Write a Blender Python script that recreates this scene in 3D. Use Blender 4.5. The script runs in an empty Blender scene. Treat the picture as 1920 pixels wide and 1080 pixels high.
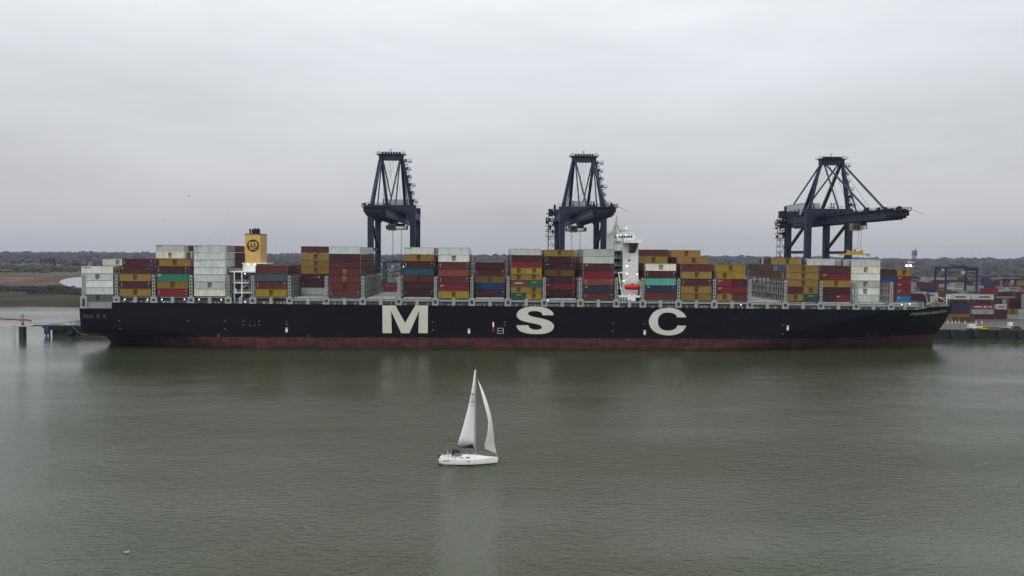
import bpy, bmesh, math, random
import numpy as np
from mathutils import Vector, Matrix
from mathutils.bvhtree import BVHTree

random.seed(7); rng = np.random.default_rng(11)
R = math.radians
sc = bpy.context.scene
col = sc.collection

# ------------------------------------------------------------------ camera
F = 1500.0                      # focal length in pixels of a 1920 wide picture
CAM = Vector((0, -319, 38))
YAW, PITCH, ROLL = R(1.8), math.atan(61 / F), 0.0069
fwd = Vector((math.sin(YAW) * math.cos(PITCH), math.cos(YAW) * math.cos(PITCH), -math.sin(PITCH)))
rgt = Vector((math.cos(YAW), -math.sin(YAW), 0)); upv = rgt.cross(fwd)
rgt, upv = rgt * math.cos(ROLL) + upv * math.sin(ROLL), upv * math.cos(ROLL) - rgt * math.sin(ROLL)
cd = bpy.data.cameras.new('camera'); cam = bpy.data.objects.new('camera', cd); col.objects.link(cam)
cam.matrix_world = Matrix(((rgt.x, upv.x, -fwd.x, CAM.x), (rgt.y, upv.y, -fwd.y, CAM.y), (rgt.z, upv.z, -fwd.z, CAM.z), (0, 0, 0, 1)))
cd.sensor_width = 36; cd.lens = F / 1920 * 36; cd.clip_start = 1; cd.clip_end = 30000
sc.camera = cam

# ------------------------------------------------------------------ light
SUN_EL, SUN_AZ = R(48), R(205)          # behind the cloud, above and behind the camera
w = bpy.data.worlds.new('World'); sc.world = w; w.use_nodes = True
nt = w.node_tree; N = nt.nodes; L = nt.links; N.clear()
out = N.new('ShaderNodeOutputWorld'); bg = N.new('ShaderNodeBackground'); bg.inputs['Strength'].default_value = 0.1
sky = N.new('ShaderNodeTexSky'); sky.sky_type = 'NISHITA'; sky.sun_disc = False
sky.sun_elevation = SUN_EL; sky.sun_rotation = SUN_AZ; sky.dust_density = 4
tc = N.new('ShaderNodeTexCoord'); sep = N.new('ShaderNodeSeparateXYZ'); L.new(tc.outputs['Generated'], sep.inputs[0])
ramp = N.new('ShaderNodeValToRGB'); L.new(sep.outputs['Z'], ramp.inputs[0])
cr = ramp.color_ramp; cr.elements[0].position = 0.0; cr.elements[0].color = (.475, .48, .505, 1)
cr.elements[1].position = 1.0; cr.elements[1].color = (.90, .92, .95, 1)
for p, c in ((.05, (.545, .55, .572)), (.13, (.63, .64, .665)), (.22, (.76, .775, .81)), (.34, (.90, .92, .95)), (.5, (.93, .95, .98))):
    e = cr.elements.new(p); e.color = (*c, 1)
mp = N.new('ShaderNodeMapping'); mp.inputs['Scale'].default_value = (1, 1, 4.5); L.new(tc.outputs['Generated'], mp.inputs[0])
nz = N.new('ShaderNodeTexNoise'); nz.inputs['Scale'].default_value = 2.1; nz.inputs['Detail'].default_value = 7; nz.inputs['Roughness'].default_value = .52
L.new(mp.outputs[0], nz.inputs['Vector'])
mr = N.new('ShaderNodeMapRange'); mr.inputs['From Min'].default_value = .3; mr.inputs['From Max'].default_value = .7
mr.inputs['To Min'].default_value = 8.95; mr.inputs['To Max'].default_value = 11.05; L.new(nz.outputs['Fac'], mr.inputs[0])
sc_ = N.new('ShaderNodeVectorMath'); sc_.operation = 'SCALE'; L.new(ramp.outputs[0], sc_.inputs[0]); L.new(mr.outputs[0], sc_.inputs['Scale'])
mx = N.new('ShaderNodeMix'); mx.data_type = 'RGBA'; mx.inputs[0].default_value = .94
L.new(sky.outputs[0], mx.inputs[6]); L.new(sc_.outputs[0], mx.inputs[7])
L.new(mx.outputs[2], bg.inputs['Color']); L.new(bg.outputs[0], out.inputs[0])
sd = bpy.data.lights.new('sun', 'SUN'); sd.energy = 1.0; sd.angle = R(40); sd.color = (1, .97, .93)
so = bpy.data.objects.new('sun', sd); col.objects.link(so)
so.rotation_euler = Vector((math.sin(SUN_AZ) * math.cos(SUN_EL), math.cos(SUN_AZ) * math.cos(SUN_EL), math.sin(SUN_EL))).to_track_quat('Z', 'Y').to_euler()
sc.view_settings.view_transform = 'Standard'; sc.view_settings.look = 'None'
sc.view_settings.exposure = 0.07; sc.view_settings.gamma = 1; sc.view_settings.use_curve_mapping = False
sc.cycles.max_bounces = 5; sc.cycles.volume_bounces = 0; sc.cycles.caustics_reflective = False; sc.cycles.caustics_refractive = False

# ------------------------------------------------------------------ measuring helpers (photo pixel -> point in the world)
def ray(px, py):
    return (fwd * F + rgt * (px - 960) + upv * (540 - py)).normalized()
def onY(px, py, Y):              # the point of the upright plane y = Y
    d = ray(px, py); return CAM + d * ((Y - CAM.y) / d.y)
def onZ(px, py, Z=0):            # the point of the level plane z = Z
    d = ray(px, py); return CAM + d * ((Z - CAM.z) / d.z)
def proj(p):
    v = Vector(p) - CAM; d = v.dot(fwd); return 960 + F * v.dot(rgt) / d, 540 - F * v.dot(upv) / d

# ------------------------------------------------------------------ materials
MATS = {}
def mat(name, c, rough=.6, metal=0, vary=.12, scale=.6, dirt=0, dirtc=(.06, .045, .035), rnd=0, bump=0, stretch=(1, 1, 1), emit=0, spec=.35):
    if name in MATS: return MATS[name]
    m = bpy.data.materials.new(name); m.use_nodes = True; n = m.node_tree.nodes; l = m.node_tree.links
    p = n['Principled BSDF']; p.inputs['Roughness'].default_value = rough; p.inputs['Metallic'].default_value = metal
    p.inputs['Specular IOR Level'].default_value = spec
    t = n.new('ShaderNodeTexCoord'); mp = n.new('ShaderNodeMapping'); mp.inputs['Scale'].default_value = stretch
    vec = t.outputs['Object']
    if rnd:
        oi = n.new('ShaderNodeObjectInfo'); ad = n.new('ShaderNodeVectorMath'); ad.operation = 'ADD'
        cx = n.new('ShaderNodeMath'); cx.operation = 'MULTIPLY'; cx.inputs[1].default_value = 97; l.new(oi.outputs['Random'], cx.inputs[0])
        l.new(vec, ad.inputs[0]); l.new(cx.outputs[0], ad.inputs[1]); vec = ad.outputs[0]
    l.new(vec, mp.inputs[0])
    z = n.new('ShaderNodeTexNoise'); z.inputs['Scale'].default_value = scale; z.inputs['Detail'].default_value = 6; l.new(mp.outputs[0], z.inputs['Vector'])
    r = n.new('ShaderNodeMapRange'); r.inputs['From Min'].default_value = .3; r.inputs['From Max'].default_value = .7
    r.inputs['To Min'].default_value = 1 - vary; r.inputs['To Max'].default_value = 1 + vary; l.new(z.outputs['Fac'], r.inputs[0])
    f = r.outputs[0]
    if rnd:
        r2 = n.new('ShaderNodeMapRange'); r2.inputs['To Min'].default_value = 1 - rnd; r2.inputs['To Max'].default_value = 1 + rnd
        l.new(oi.outputs['Random'], r2.inputs[0])
        mu = n.new('ShaderNodeMath'); mu.operation = 'MULTIPLY'; l.new(f, mu.inputs[0]); l.new(r2.outputs[0], mu.inputs[1]); f = mu.outputs[0]
    s = n.new('ShaderNodeVectorMath'); s.operation = 'SCALE'; s.inputs[0].default_value = c[:3]; l.new(f, s.inputs['Scale'])
    src = s.outputs[0]
    if dirt:
        mp2 = n.new('ShaderNodeMapping'); mp2.inputs['Scale'].default_value = (1, 1, .25); l.new(vec, mp2.inputs[0])
        z2 = n.new('ShaderNodeTexNoise'); z2.inputs['Scale'].default_value = scale * 2.3; z2.inputs['Detail'].default_value = 8; z2.inputs['Roughness'].default_value = .65
        l.new(mp2.outputs[0], z2.inputs['Vector'])
        r3 = n.new('ShaderNodeMapRange'); r3.inputs['From Min'].default_value = .5; r3.inputs['From Max'].default_value = .75; r3.inputs['To Max'].default_value = dirt
        l.new(z2.outputs['Fac'], r3.inputs[0])
        x = n.new('ShaderNodeMix'); x.data_type = 'RGBA'; l.new(r3.outputs[0], x.inputs[0]); l.new(src, x.inputs[6]); x.inputs[7].default_value = (*dirtc, 1)
        src = x.outputs[2]
    l.new(src, p.inputs['Base Color'])
    if bump:
        b = n.new('ShaderNodeBump'); b.inputs['Strength'].default_value = bump; b.inputs['Distance'].default_value = .1
        l.new(z.outputs['Fac'], b.inputs['Height']); l.new(b.outputs[0], p.inputs['Normal'])
    if emit:
        p.inputs['Emission Color'].default_value = (*c[:3], 1); p.inputs['Emission Strength'].default_value = emit
    MATS[name] = m; return m

M_grey = mat('ship grey paint', (.33, .35, .35), dirt=.35)
M_dgrey = mat('dark deck paint', (.05, .055, .058), dirt=.3)
M_white = mat('white paint', (.86, .87, .86), dirt=.2, dirtc=(.3, .27, .22))
M_lgrey = mat('light grey paint', (.42, .45, .44), dirt=.3)
M_glass = mat('dark window glass', (.01, .012, .015), rough=.1, spec=.6)
M_black = mat('black', (.012, .012, .013), rough=.5)
M_lamp = mat('floodlight glow', (1, .97, .9), emit=3.5)
M_warm = mat('warm floodlight glow', (1, .72, .4), emit=9)
M_crane = mat('crane blue paint', (.013, .024, .055), rough=.55, dirt=.35, dirtc=(.012, .012, .014), vary=.3)
M_cdark = mat('crane dark steel', (.007, .008, .012), rough=.6)
M_rope = mat('steel rope', (.06, .06, .065))
M_conc = mat('quay concrete', (.066, .061, .056), dirt=.6, scale=.15, bump=.2)
M_pile = mat('dark wall and underdeck shade', (.012, .013, .013), rough=.5)
M_blue = mat('blue fender panel', (.010, .055, .17), dirt=.3)
M_wood = mat('dark timber and steel', (.03, .027, .025))
M_yellow = mat('yellow machine paint', (.55, .34, .02), dirt=.2)
M_sail = mat('sail cloth', (.86, .87, .88), rough=.8, vary=.05, scale=.3)
M_jib = mat('foresail cloth', (.80, .81, .77), rough=.8, vary=.06, scale=.3)
M_gel = mat('white hull gelcoat', (.88, .88, .86), rough=.25, vary=.04)
M_red = mat('red jacket cloth', (.35, .015, .03), rough=.8)
M_skin = mat('skin', (.45, .27, .2))
M_rust = mat('rust brown', (.13, .05, .03), dirt=.3)

# ------------------------------------------------------------------ mesh building helpers
class MB:
    def __init__(s): s.v = []; s.f = []; s.m = []
    def add(s, vs, fs, mi=0):
        b = len(s.v); s.v += [tuple(v) for v in vs]; s.f += [tuple(b + i for i in f) for f in fs]; s.m += [mi] * len(fs); return s
    def box(s, x0, x1, y0, y1, z0, z1, mi=0):
        return s.add([(x, y, z) for x in (x0, x1) for y in (y0, y1) for z in (z0, z1)],
                     [(0, 1, 3, 2), (4, 6, 7, 5), (0, 4, 5, 1), (2, 3, 7, 6), (0, 2, 6, 4), (1, 5, 7, 3)], mi)
    def bar(s, p, q, w, h=None, w2=None, h2=None, mi=0):
        p = Vector(p); q = Vector(q); h = h or w; w2 = w2 or w; h2 = h2 or h
        d = (q - p).normalized(); a = d.cross(Vector((0, 0, 1)))
        a = Vector((1, 0, 0)) if a.length < .02 else a.normalized()
        b = a.cross(d).normalized()
        vs = [p + a * (i * w / 2) + b * (j * h / 2) for i, j in ((-1, -1), (1, -1), (1, 1), (-1, 1))] + \
             [q + a * (i * w2 / 2) + b * (j * h2 / 2) for i, j in ((-1, -1), (1, -1), (1, 1), (-1, 1))]
        return s.add(vs, [(3, 2, 1, 0), (4, 5, 6, 7), (0, 1, 5, 4), (1, 2, 6, 5), (2, 3, 7, 6), (3, 0, 4, 7)], mi)
    def cyl(s, p, q, r, r2=None, n=10, mi=0):
        p = Vector(p); q = Vector(q); r2 = r if r2 is None else r2
        d = (q - p).normalized(); a = d.orthogonal().normalized(); b = d.cross(a)
        vs = [p + (a * math.cos(t) + b * math.sin(t)) * r for t in [2 * math.pi * i / n for i in range(n)]] + \
             [q + (a * math.cos(t) + b * math.sin(t)) * r2 for t in [2 * math.pi * i / n for i in range(n)]]
        return s.add(vs, [(i, (i + 1) % n, n + (i + 1) % n, n + i) for i in range(n)] + [tuple(range(n))[::-1], tuple(range(n, 2 * n))], mi)
    def ball(s, c, r, n=8, k=6, sz=1, mi=0):
        vs = []; fs = []
        for j in range(k + 1):
            t = math.pi * j / k
            for i in range(n):
                u = 2 * math.pi * i / n; vs.append((c[0] + r * math.sin(t) * math.cos(u), c[1] + r * math.sin(t) * math.sin(u), c[2] + r * sz * math.cos(t)))
        for j in range(k):
            for i in range(n): fs.append((j * n + i, j * n + (i + 1) % n, (j + 1) * n + (i + 1) % n, (j + 1) * n + i))
        return s.add(vs, fs, mi)
    def plate(s, pts, y0, y1, mi=0):      # outline of (x, z) points, thickness along y
        n = len(pts)
        return s.add([(x, y0, z) for x, z in pts] + [(x, y1, z) for x, z in pts],
                     [tuple(range(n)), tuple(range(n, 2 * n))[::-1]] + [(i, n + i, n + (i + 1) % n, (i + 1) % n) for i in range(n)], mi)
    def rail(s, p, q, h=1.1, step=2.5, t=.07, mi=0):
        p = Vector(p); q = Vector(q); n = max(1, int((q - p).length / step))
        for k in (.5, 1): s.bar(p + Vector((0, 0, h * k)), q + Vector((0, 0, h * k)), t, t, mi=mi)
        for i in range(n + 1):
            a = p.lerp(q, i / n); s.bar(a, a + Vector((0, 0, h)), t, t, mi=mi)
        return s
    def build(s, name, mats, parent=None, smooth=False, origin=None):
        o_ = Vector(origin) if origin is not None else (parent['_o'] if parent is not None and '_o' in parent else Vector((0, 0, 0)))
        o_ = Vector(o_)
        me = bpy.data.meshes.new(name); me.from_pydata([(v[0] - o_.x, v[1] - o_.y, v[2] - o_.z) for v in s.v], [], s.f)
        if not isinstance(mats, (list, tuple)): mats = [mats]
        for m in mats: me.materials.append(m)
        if len(mats) > 1: me.polygons.foreach_set('material_index', s.m)
        bm = bmesh.new(); bm.from_mesh(me); bmesh.ops.recalc_face_normals(bm, faces=bm.faces); bm.to_mesh(me); bm.free()
        if smooth: me.polygons.foreach_set('use_smooth', [True] * len(me.polygons))
        me.update()
        o = bpy.data.objects.new(name, me); col.objects.link(o)
        if parent is not None: o.parent = parent; o['_o'] = list(o_)
        elif origin is not None: o.location = o_; o['_o'] = list(o_)
        return o

def tag(o, label=None, cat=None, group=None, kind=None):
    if label: o['label'] = label; LABELS.append(label)
    if cat: o['category'] = cat
    if group: o['group'] = group
    if kind: o['kind'] = kind
    return o
LABELS = []
def thing(name, loc, label, cat, group=None):
    o = bpy.data.objects.new(name, None); col.objects.link(o); o.location = loc; o['_o'] = list(loc); o.empty_display_size = .5
    return tag(o, label, cat, group)

TXT = {}
def text_geo(body, bold=0.0, shear=0.0):      # outline of a word, normalised to a 1 x 1 box (x, z)
    k = (body, bold, shear)
    if k in TXT: return TXT[k]
    cu = bpy.data.curves.new('t', 'FONT'); cu.body = body; cu.size = 1; cu.offset = bold; cu.shear = shear; cu.resolution_u = 3
    ob = bpy.data.objects.new('t', cu); col.objects.link(ob); bpy.context.view_layer.update()
    me = bpy.data.meshes.new_from_object(ob.evaluated_get(bpy.context.evaluated_depsgraph_get()))
    vs = [(v.co.x, v.co.y) for v in me.vertices]; fs = [tuple(p.vertices) for p in me.polygons]
    bpy.data.objects.remove(ob); bpy.data.curves.remove(cu); bpy.data.meshes.remove(me)
    x0 = min(v[0] for v in vs); x1 = max(v[0] for v in vs); y0 = min(v[1] for v in vs); y1 = max(v[1] for v in vs)
    TXT[k] = ([((v[0] - x0) / (x1 - x0), (v[1] - y0) / (y1 - y0)) for v in vs], fs, (x1 - x0) / (y1 - y0)); return TXT[k]
def word(mb, body, x, z, w_, h, y, bold=.02, shear=0, mi=0):
    vs, fs, _ = text_geo(body, bold, shear); return mb.add([(x + a * w_, y, z + b * h) for a, b in vs], fs, mi)

def catmull(P, corners, n=4):
    out = []; m = len(P)
    for i in range(m):
        p1, p2 = P[i], P[(i + 1) % m]
        if i in corners and (i + 1) % m in corners: out.append(p1); continue
        p0 = P[i - 1] if i not in corners else p1
        p3 = P[(i + 2) % m] if (i + 1) % m not in corners else p2
        for k in range(n):
            t = k / n
            out.append(tuple(.5 * (2 * p1[a] + (p2[a] - p0[a]) * t + (2 * p0[a] - 5 * p1[a] + 4 * p2[a] - p3[a]) * t * t + (3 * p1[a] - p0[a] - 3 * p2[a] + p3[a]) * t ** 3) for a in (0, 1)))
    return out

def noise2(x, y, s, seed=0):              # smooth value noise on arrays
    x = np.asarray(x, float) / s; y = np.asarray(y, float) / s
    g = np.random.default_rng(seed).random((97, 97))
    xi = np.floor(x).astype(int); yi = np.floor(y).astype(int); fx = x - xi; fy = y - yi
    fx = fx * fx * (3 - 2 * fx); fy = fy * fy * (3 - 2 * fy)
    a = g[xi % 97, yi % 97]; b = g[(xi + 1) % 97, yi % 97]; c = g[xi % 97, (yi + 1) % 97]; d = g[(xi + 1) % 97, (yi + 1) % 97]
    return (a * (1 - fx) + b * fx) * (1 - fy) + (c * (1 - fx) + d * fx) * fy
def sstep(a, b, v): t = np.clip((v - a) / (b - a), 0, 1); return t * t * (3 - 2 * t)

#@@STRUCT
# ------------------------------------------------------------------ water
def water_mat(name, base, amp, zone=1.0):
    m = bpy.data.materials.new(name); m.use_nodes = True; n = m.node_tree.nodes; l = m.node_tree.links
    p = n['Principled BSDF']; p.inputs['Roughness'].default_value = .05; p.inputs['IOR'].default_value = 1.47
    t = n.new('ShaderNodeTexCoord')
    def nz(scale, st, rot, det=3):
        mp = n.new('ShaderNodeMapping'); mp.inputs['Scale'].default_value = st; mp.inputs['Rotation'].default_value = (0, 0, rot); l.new(t.outputs['Object'], mp.inputs[0])
        z = n.new('ShaderNodeTexNoise'); z.inputs['Scale'].default_value = scale; z.inputs['Detail'].default_value = det; z.inputs['Roughness'].default_value = .55
        l.new(mp.outputs[0], z.inputs['Vector']); return z.outputs['Fac']
    def math_(op, a, b):
        q = n.new('ShaderNodeMath'); q.operation = op
        for i, v in enumerate((a, b)):
            if isinstance(v, (int, float)): q.inputs[i].default_value = v
            else: l.new(v, q.inputs[i])
        return q.outputs[0]
    big = nz(.11, (.6, 1, 1), .5); mid = nz(1.05, (.55, 1.0, 1), .35); fine = nz(2.9, (.7, 1, 1), .15, 4)
    patch = nz(.012, (.6, 1.6, 1), .6, 2)
    pr = n.new('ShaderNodeMapRange'); pr.inputs['From Min'].default_value = .35; pr.inputs['From Max'].default_value = .65
    pr.inputs['To Min'].default_value = .5; pr.inputs['To Max'].default_value = 1.45; l.new(patch, pr.inputs[0])
    h = math_('ADD', math_('MULTIPLY', big, .45), math_('ADD', math_('MULTIPLY', mid, .36), math_('MULTIPLY', fine, .19)))
    h = math_('MULTIPLY', h, pr.outputs[0])
    sp_ = n.new('ShaderNodeSeparateXYZ'); l.new(t.outputs['Object'], sp_.inputs[0])       # sheltered, calmer water towards the quay and the far creek
    ca = n.new('ShaderNodeMapRange'); l.new(sp_.outputs['Y'], ca.inputs[0]); ca.inputs[1].default_value = -170; ca.inputs[2].default_value = 20; ca.inputs[3].default_value = 1; ca.inputs[4].default_value = .24
    h = math_('MULTIPLY', h, ca.outputs[0])
    b = n.new('ShaderNodeBump'); b.inputs['Strength'].default_value = 1; b.inputs['Distance'].default_value = amp
    l.new(h, b.inputs['Height']); l.new(b.outputs[0], p.inputs['Normal'])
    c = n.new('ShaderNodeMix'); c.data_type = 'RGBA'; c.inputs[6].default_value = (*base, 1); c.inputs[7].default_value = (base[0] * 1.12, base[1] * 1.1, base[2] * 1.1, 1)
    l.new(patch, c.inputs[0]); l.new(c.outputs[2], p.inputs['Base Color']); return m
M_water = water_mat('river water', (.049, .060, .030), .8)
tag(MB().add([(-9300, -700, 0), (9300, -700, 0), (9300, 9000, 0), (-9300, 9000, 0)], [(0, 1, 2, 3)]).build('river_water', M_water), kind='structure')

# ------------------------------------------------------------------ land
def coast(x): return np.interp(x, [-9e3, -2000, -700, -430, -280, -235, -120, 9e3], [330, 300, 262, 246, 243, 240, 80, 80]) + np.where(x < -236, (noise2(x, x * 0, 23, 3) - .5) * 9, 0)
def land_h(x, y):
    d = np.hypot(x * .6, y + 319)
    hill = sstep(1750, 4300, d) * (16 + 13 * noise2(x, y, 1500, 5) + 4 * noise2(x, y, 420, 6)) - sstep(5000, 9000, d) * 25
    low = 1.7 + 1.1 * noise2(x, y, 60, 8) + .7 * noise2(x, y, 17, 9)
    return np.where(x > -120, 3.4, low * sstep(-2, 24, y - coast(x)) - .6 * (1 - sstep(-3, 10, y - coast(x)))) + hill
xs = np.unique(np.concatenate([np.linspace(-9200, -1500, 40), np.linspace(-1500, -230, 150), np.linspace(-230, 900, 60), np.linspace(900, 9200, 60)]))
tt = np.concatenate([np.linspace(0, .02, 14), np.linspace(.02, .2, 60)[1:], np.linspace(.2, 1, 60)[1:]]) 
X, T = np.meshgrid(xs, tt, indexing='ij'); Y0 = coast(X) - 4; Y = Y0 + (8900 - Y0) * T
Z = land_h(X, Y); Z[:, 0] = -1
nx, ny = X.shape
vs = np.stack([X, Y, Z], -1).reshape(-1, 3)
idx = np.arange(nx * ny).reshape(nx, ny)
fs = np.stack([idx[:-1, :-1], idx[1:, :-1], idx[1:, 1:], idx[:-1, 1:]], -1).reshape(-1, 4)
def np_mesh(name, vs, fs, mats, mi=None, smooth=True):
    me = bpy.data.meshes.new(name); k = fs.shape[1]
    me.vertices.add(len(vs)); me.vertices.foreach_set('co', np.ascontiguousarray(vs, np.float32).ravel())
    me.loops.add(fs.size); me.loops.foreach_set('vertex_index', np.ascontiguousarray(fs, np.int32).ravel())
    me.polygons.add(len(fs)); me.polygons.foreach_set('loop_start', np.arange(0, fs.size, k, dtype=np.int32))
    me.polygons.foreach_set('loop_total', np.full(len(fs), k, np.int32))
    for m in mats: me.materials.append(m)
    if mi is not None: me.polygons.foreach_set('material_index', np.ascontiguousarray(mi, np.int32))
    me.polygons.foreach_set('use_smooth', np.full(len(fs), smooth)); me.update(calc_edges=True); me.validate()
    o = bpy.data.objects.new(name, me); col.objects.link(o); return o
def land_mat():
    m = bpy.data.materials.new('marsh and fields'); m.use_nodes = True; n = m.node_tree.nodes; l = m.node_tree.links
    p = n['Principled BSDF']; p.inputs['Roughness'].default_value = .95; p.inputs['Specular IOR Level'].default_value = .1
    t = n.new('ShaderNodeTexCoord'); s = n.new('ShaderNodeSeparateXYZ'); l.new(t.outputs['Object'], s.inputs[0])
    def nz(scale, st=(1, 1, 1), det=5):
        mp = n.new('ShaderNodeMapping'); mp.inputs['Scale'].default_value = st; l.new(t.outputs['Object'], mp.inputs[0])
        z = n.new('ShaderNodeTexNoise'); z.inputs['Scale'].default_value = scale; z.inputs['Detail'].default_value = det; l.new(mp.outputs[0], z.inputs['Vector']); return z
    z1 = nz(.006, (1, .8, 1)); ma = n.new('ShaderNodeMath'); ma.operation = 'MULTIPLY_ADD'; l.new(z1.outputs['Fac'], ma.inputs[0]); ma.inputs[1].default_value = 420; ma.inputs[2].default_value = -210
    ad = n.new('ShaderNodeMath'); ad.operation = 'ADD'; l.new(s.outputs['Y'], ad.inputs[0])
    sc2 = n.new('ShaderNodeMapRange'); sc2.inputs['From Min'].default_value = 240; sc2.inputs['From Max'].default_value = 700; l.new(s.outputs['Y'], sc2.inputs[0])
    mu = n.new('ShaderNodeMath'); mu.operation = 'MULTIPLY'; l.new(ma.outputs[0], mu.inputs[0]); l.new(sc2.outputs[0], mu.inputs[1])
    xr = n.new('ShaderNodeMapRange'); l.new(s.outputs['X'], xr.inputs[0]); xr.inputs[1].default_value = -260; xr.inputs[2].default_value = -60; xr.inputs[4].default_value = 620
    xa = n.new('ShaderNodeMath'); xa.operation = 'ADD'; l.new(mu.outputs[0], xa.inputs[0]); l.new(xr.outputs[0], xa.inputs[1]); l.new(xa.outputs[0], ad.inputs[1])
    lg = n.new('ShaderNodeMath'); lg.operation = 'MULTIPLY'; lg.inputs[1].default_value = 1 / 3000; l.new(ad.outputs[0], lg.inputs[0])
    r = n.new('ShaderNodeValToRGB'); l.new(lg.outputs[0], r.inputs[0]); c = r.color_ramp
    stops = [(240, (.04, .032, .024)), (250, (.06, .04, .03)), (260, (.026, .028, .015)), (370, (.036, .038, .020)), (400, (.028, .026, .024)), (520, (.03, .027, .028)),
             (560, (.10, .062, .045)), (780, (.12, .068, .052)), (960, (.09, .065, .05)), (1010, (.075, .085, .05)), (1400, (.085, .095, .06)), (1700, (.11, .115, .08)), (1950, (.06, .058, .055)), (2900, (.05, .05, .05))]
    c.elements[0].position = stops[0][0] / 3000; c.elements[0].color = (*stops[0][1], 1); c.elements[1].position = stops[-1][0] / 3000; c.elements[1].color = (*stops[-1][1], 1)
    for a, b in stops[1:-1]: e = c.elements.new(a / 3000); e.color = (*b, 1)
    z2 = nz(.03, (1, .4, 1), 8); r2 = n.new('ShaderNodeMapRange'); r2.inputs['From Min'].default_value = .35; r2.inputs['From Max'].default_value = .65; r2.inputs['To Min'].default_value = .35; r2.inputs['To Max'].default_value = 1.6; l.new(z2.outputs['Fac'], r2.inputs[0])
    sv = n.new('ShaderNodeVectorMath'); sv.operation = 'SCALE'; l.new(r.outputs[0], sv.inputs[0]); l.new(r2.outputs[0], sv.inputs['Scale']); z3 = nz(.016, (1, .35, 1), 6); r3 = n.new('ShaderNodeMapRange'); r3.inputs['From Min'].default_value = .5; r3.inputs['From Max'].default_value = .66; r3.inputs['To Max'].default_value = .75; l.new(z3.outputs['Fac'], r3.inputs[0])
    m3 = n.new('ShaderNodeMix'); m3.data_type = 'RGBA'; l.new(r3.outputs[0], m3.inputs[0]); l.new(sv.outputs[0], m3.inputs[6]); m3.inputs[7].default_value = (.045, .042, .028, 1); l.new(m3.outputs[2], p.inputs['Base Color'])
    return m
land = tag(np_mesh('ground', vs, fs, [land_mat()]), kind='structure')

M_creek = water_mat('creek water', (.10, .10, .09), .1)
cp = [tuple(onZ(a, b_, 3.4))[:2] for a, b_ in ((111.5, 529.5), (114, 526), (122, 523), (134, 520.8), (150, 519.5), (185, 518.5), (235, 519), (245, 530), (225, 540), (180, 540.5), (150, 539), (133, 537.5), (121, 534.5))]
cp = catmull(cp, (), 4)
cb = MB(); cb.add([(x, y, 3.4) for x, y in cp] + [(x, y, 1) for x, y in cp], [tuple(range(len(cp)))] + [(i, (i + 1) % len(cp), len(cp) + (i + 1) % len(cp), len(cp) + i) for i in range(len(cp))])
tag(cb.build('creek_water', M_creek), kind='structure')

# woodland and scrub: many small ragged crowns
ico = bmesh.new(); bmesh.ops.create_icosphere(ico, subdivisions=1, radius=1)
IV = np.array([v.co[:] for v in ico.verts]); IF = np.array([[v.index for v in f.verts] for f in ico.faces]); ico.free()
def crowns(name, P, S, mats, mi, label):
    n = len(P); k = len(IV)
    jit = 1 + rng.uniform(-.38, .38, (n, k, 1)); V = IV[None] * jit * S[:, None, :] + P[:, None, :]
    Fc = (IF[None] + (np.arange(n) * k)[:, None, None]).reshape(-1, 3)
    return tag(np_mesh(name, V.reshape(-1, 3), Fc, mats, np.repeat(mi, len(IF)), smooth=False), label, 'woodland', kind='stuff')
def leafm(i, c): return mat('tree crown %d' % i, c, rough=1, vary=.45, scale=.08, spec=.05)
TM = [leafm(0, (.042, .042, .042)), leafm(1, (.06, .052, .055)), leafm(2, (.035, .042, .036)), leafm(3, (.075, .066, .068))]
def scatter(n, dmin, dmax, dens):
    P = []
    a = rng.uniform(-R(37), R(38), n * 3); d = np.sqrt(rng.uniform(dmin ** 2, dmax ** 2, n * 3)); x = d * np.sin(a); y = d * np.cos(a) - 319
    keep = dens(x, y) > rng.random(n * 3); x = x[keep][:n]; y = y[keep][:n]; return x, y
x, y = scatter(19000, 2050, 5200, lambda x, y: sstep(.42, .56, noise2(x, y, 330, 21)) * .9 + .25 * sstep(3600, 4500, np.hypot(x, y)) + .05)
s = rng.uniform(3, 7, len(x)) * (1 + .35 * noise2(x, y, 300, 30)) * (1 + (rng.random(len(x)) < .05) * .7)
P = np.stack([x, y, land_h(x, y) + s * .45], -1); S = np.stack([s * 1.5, s * 1.2, s * rng.uniform(.6, 1.1, len(x))], -1)
crowns('woodland', P, S, TM, rng.integers(0, 4, len(x)), 'bare winter woodland covering the hazy hills on the horizon')
x, y = scatter(2600, 1500, 2300, lambda x, y: sstep(.55, .7, noise2(x, y * 2, 140, 23)))
s = rng.uniform(2.5, 6, len(x)); P = np.stack([x, y, land_h(x, y) + s * .4], -1); S = np.stack([s * 1.6, s * 1.2, s * .8], -1)
hx_ = []; hy_ = []
for k_ in range(34):
    cx_, cy_, an = rng.uniform(-1500, 1500), rng.uniform(640, 1500), rng.uniform(-.25, .25); t_ = rng.uniform(-1, 1, 60) * rng.uniform(60, 230); hx_.append(cx_ + t_); hy_.append(cy_ + t_ * an + rng.uniform(-3, 3, 60))
hx_ = np.concatenate(hx_); hy_ = np.concatenate(hy_); k_ = ((hx_ < -250) | (hy_ > 790)) & ~((hx_ > -720) & (hy_ < 960) & (hx_ < 100)); hx_ = hx_[k_]; hy_ = hy_[k_]; s2 = rng.uniform(1.2, 3.4, len(hx_))
P = np.concatenate([P, np.stack([hx_, hy_, land_h(hx_, hy_) + s2 * .35], -1)]); S = np.concatenate([S, np.stack([s2 * 1.8, s2 * 1.2, s2 * .8], -1)]); x = np.concatenate([x, hx_])
crowns('hedgerow', P, S, TM, rng.integers(0, 4, len(x)), 'dark hedges and clumps of bushes across the flat green fields')
x = rng.uniform(-760, -200, 5200); y = rng.uniform(360, 640, 5200); q = noise2(x, y, 55, 25)
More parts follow.
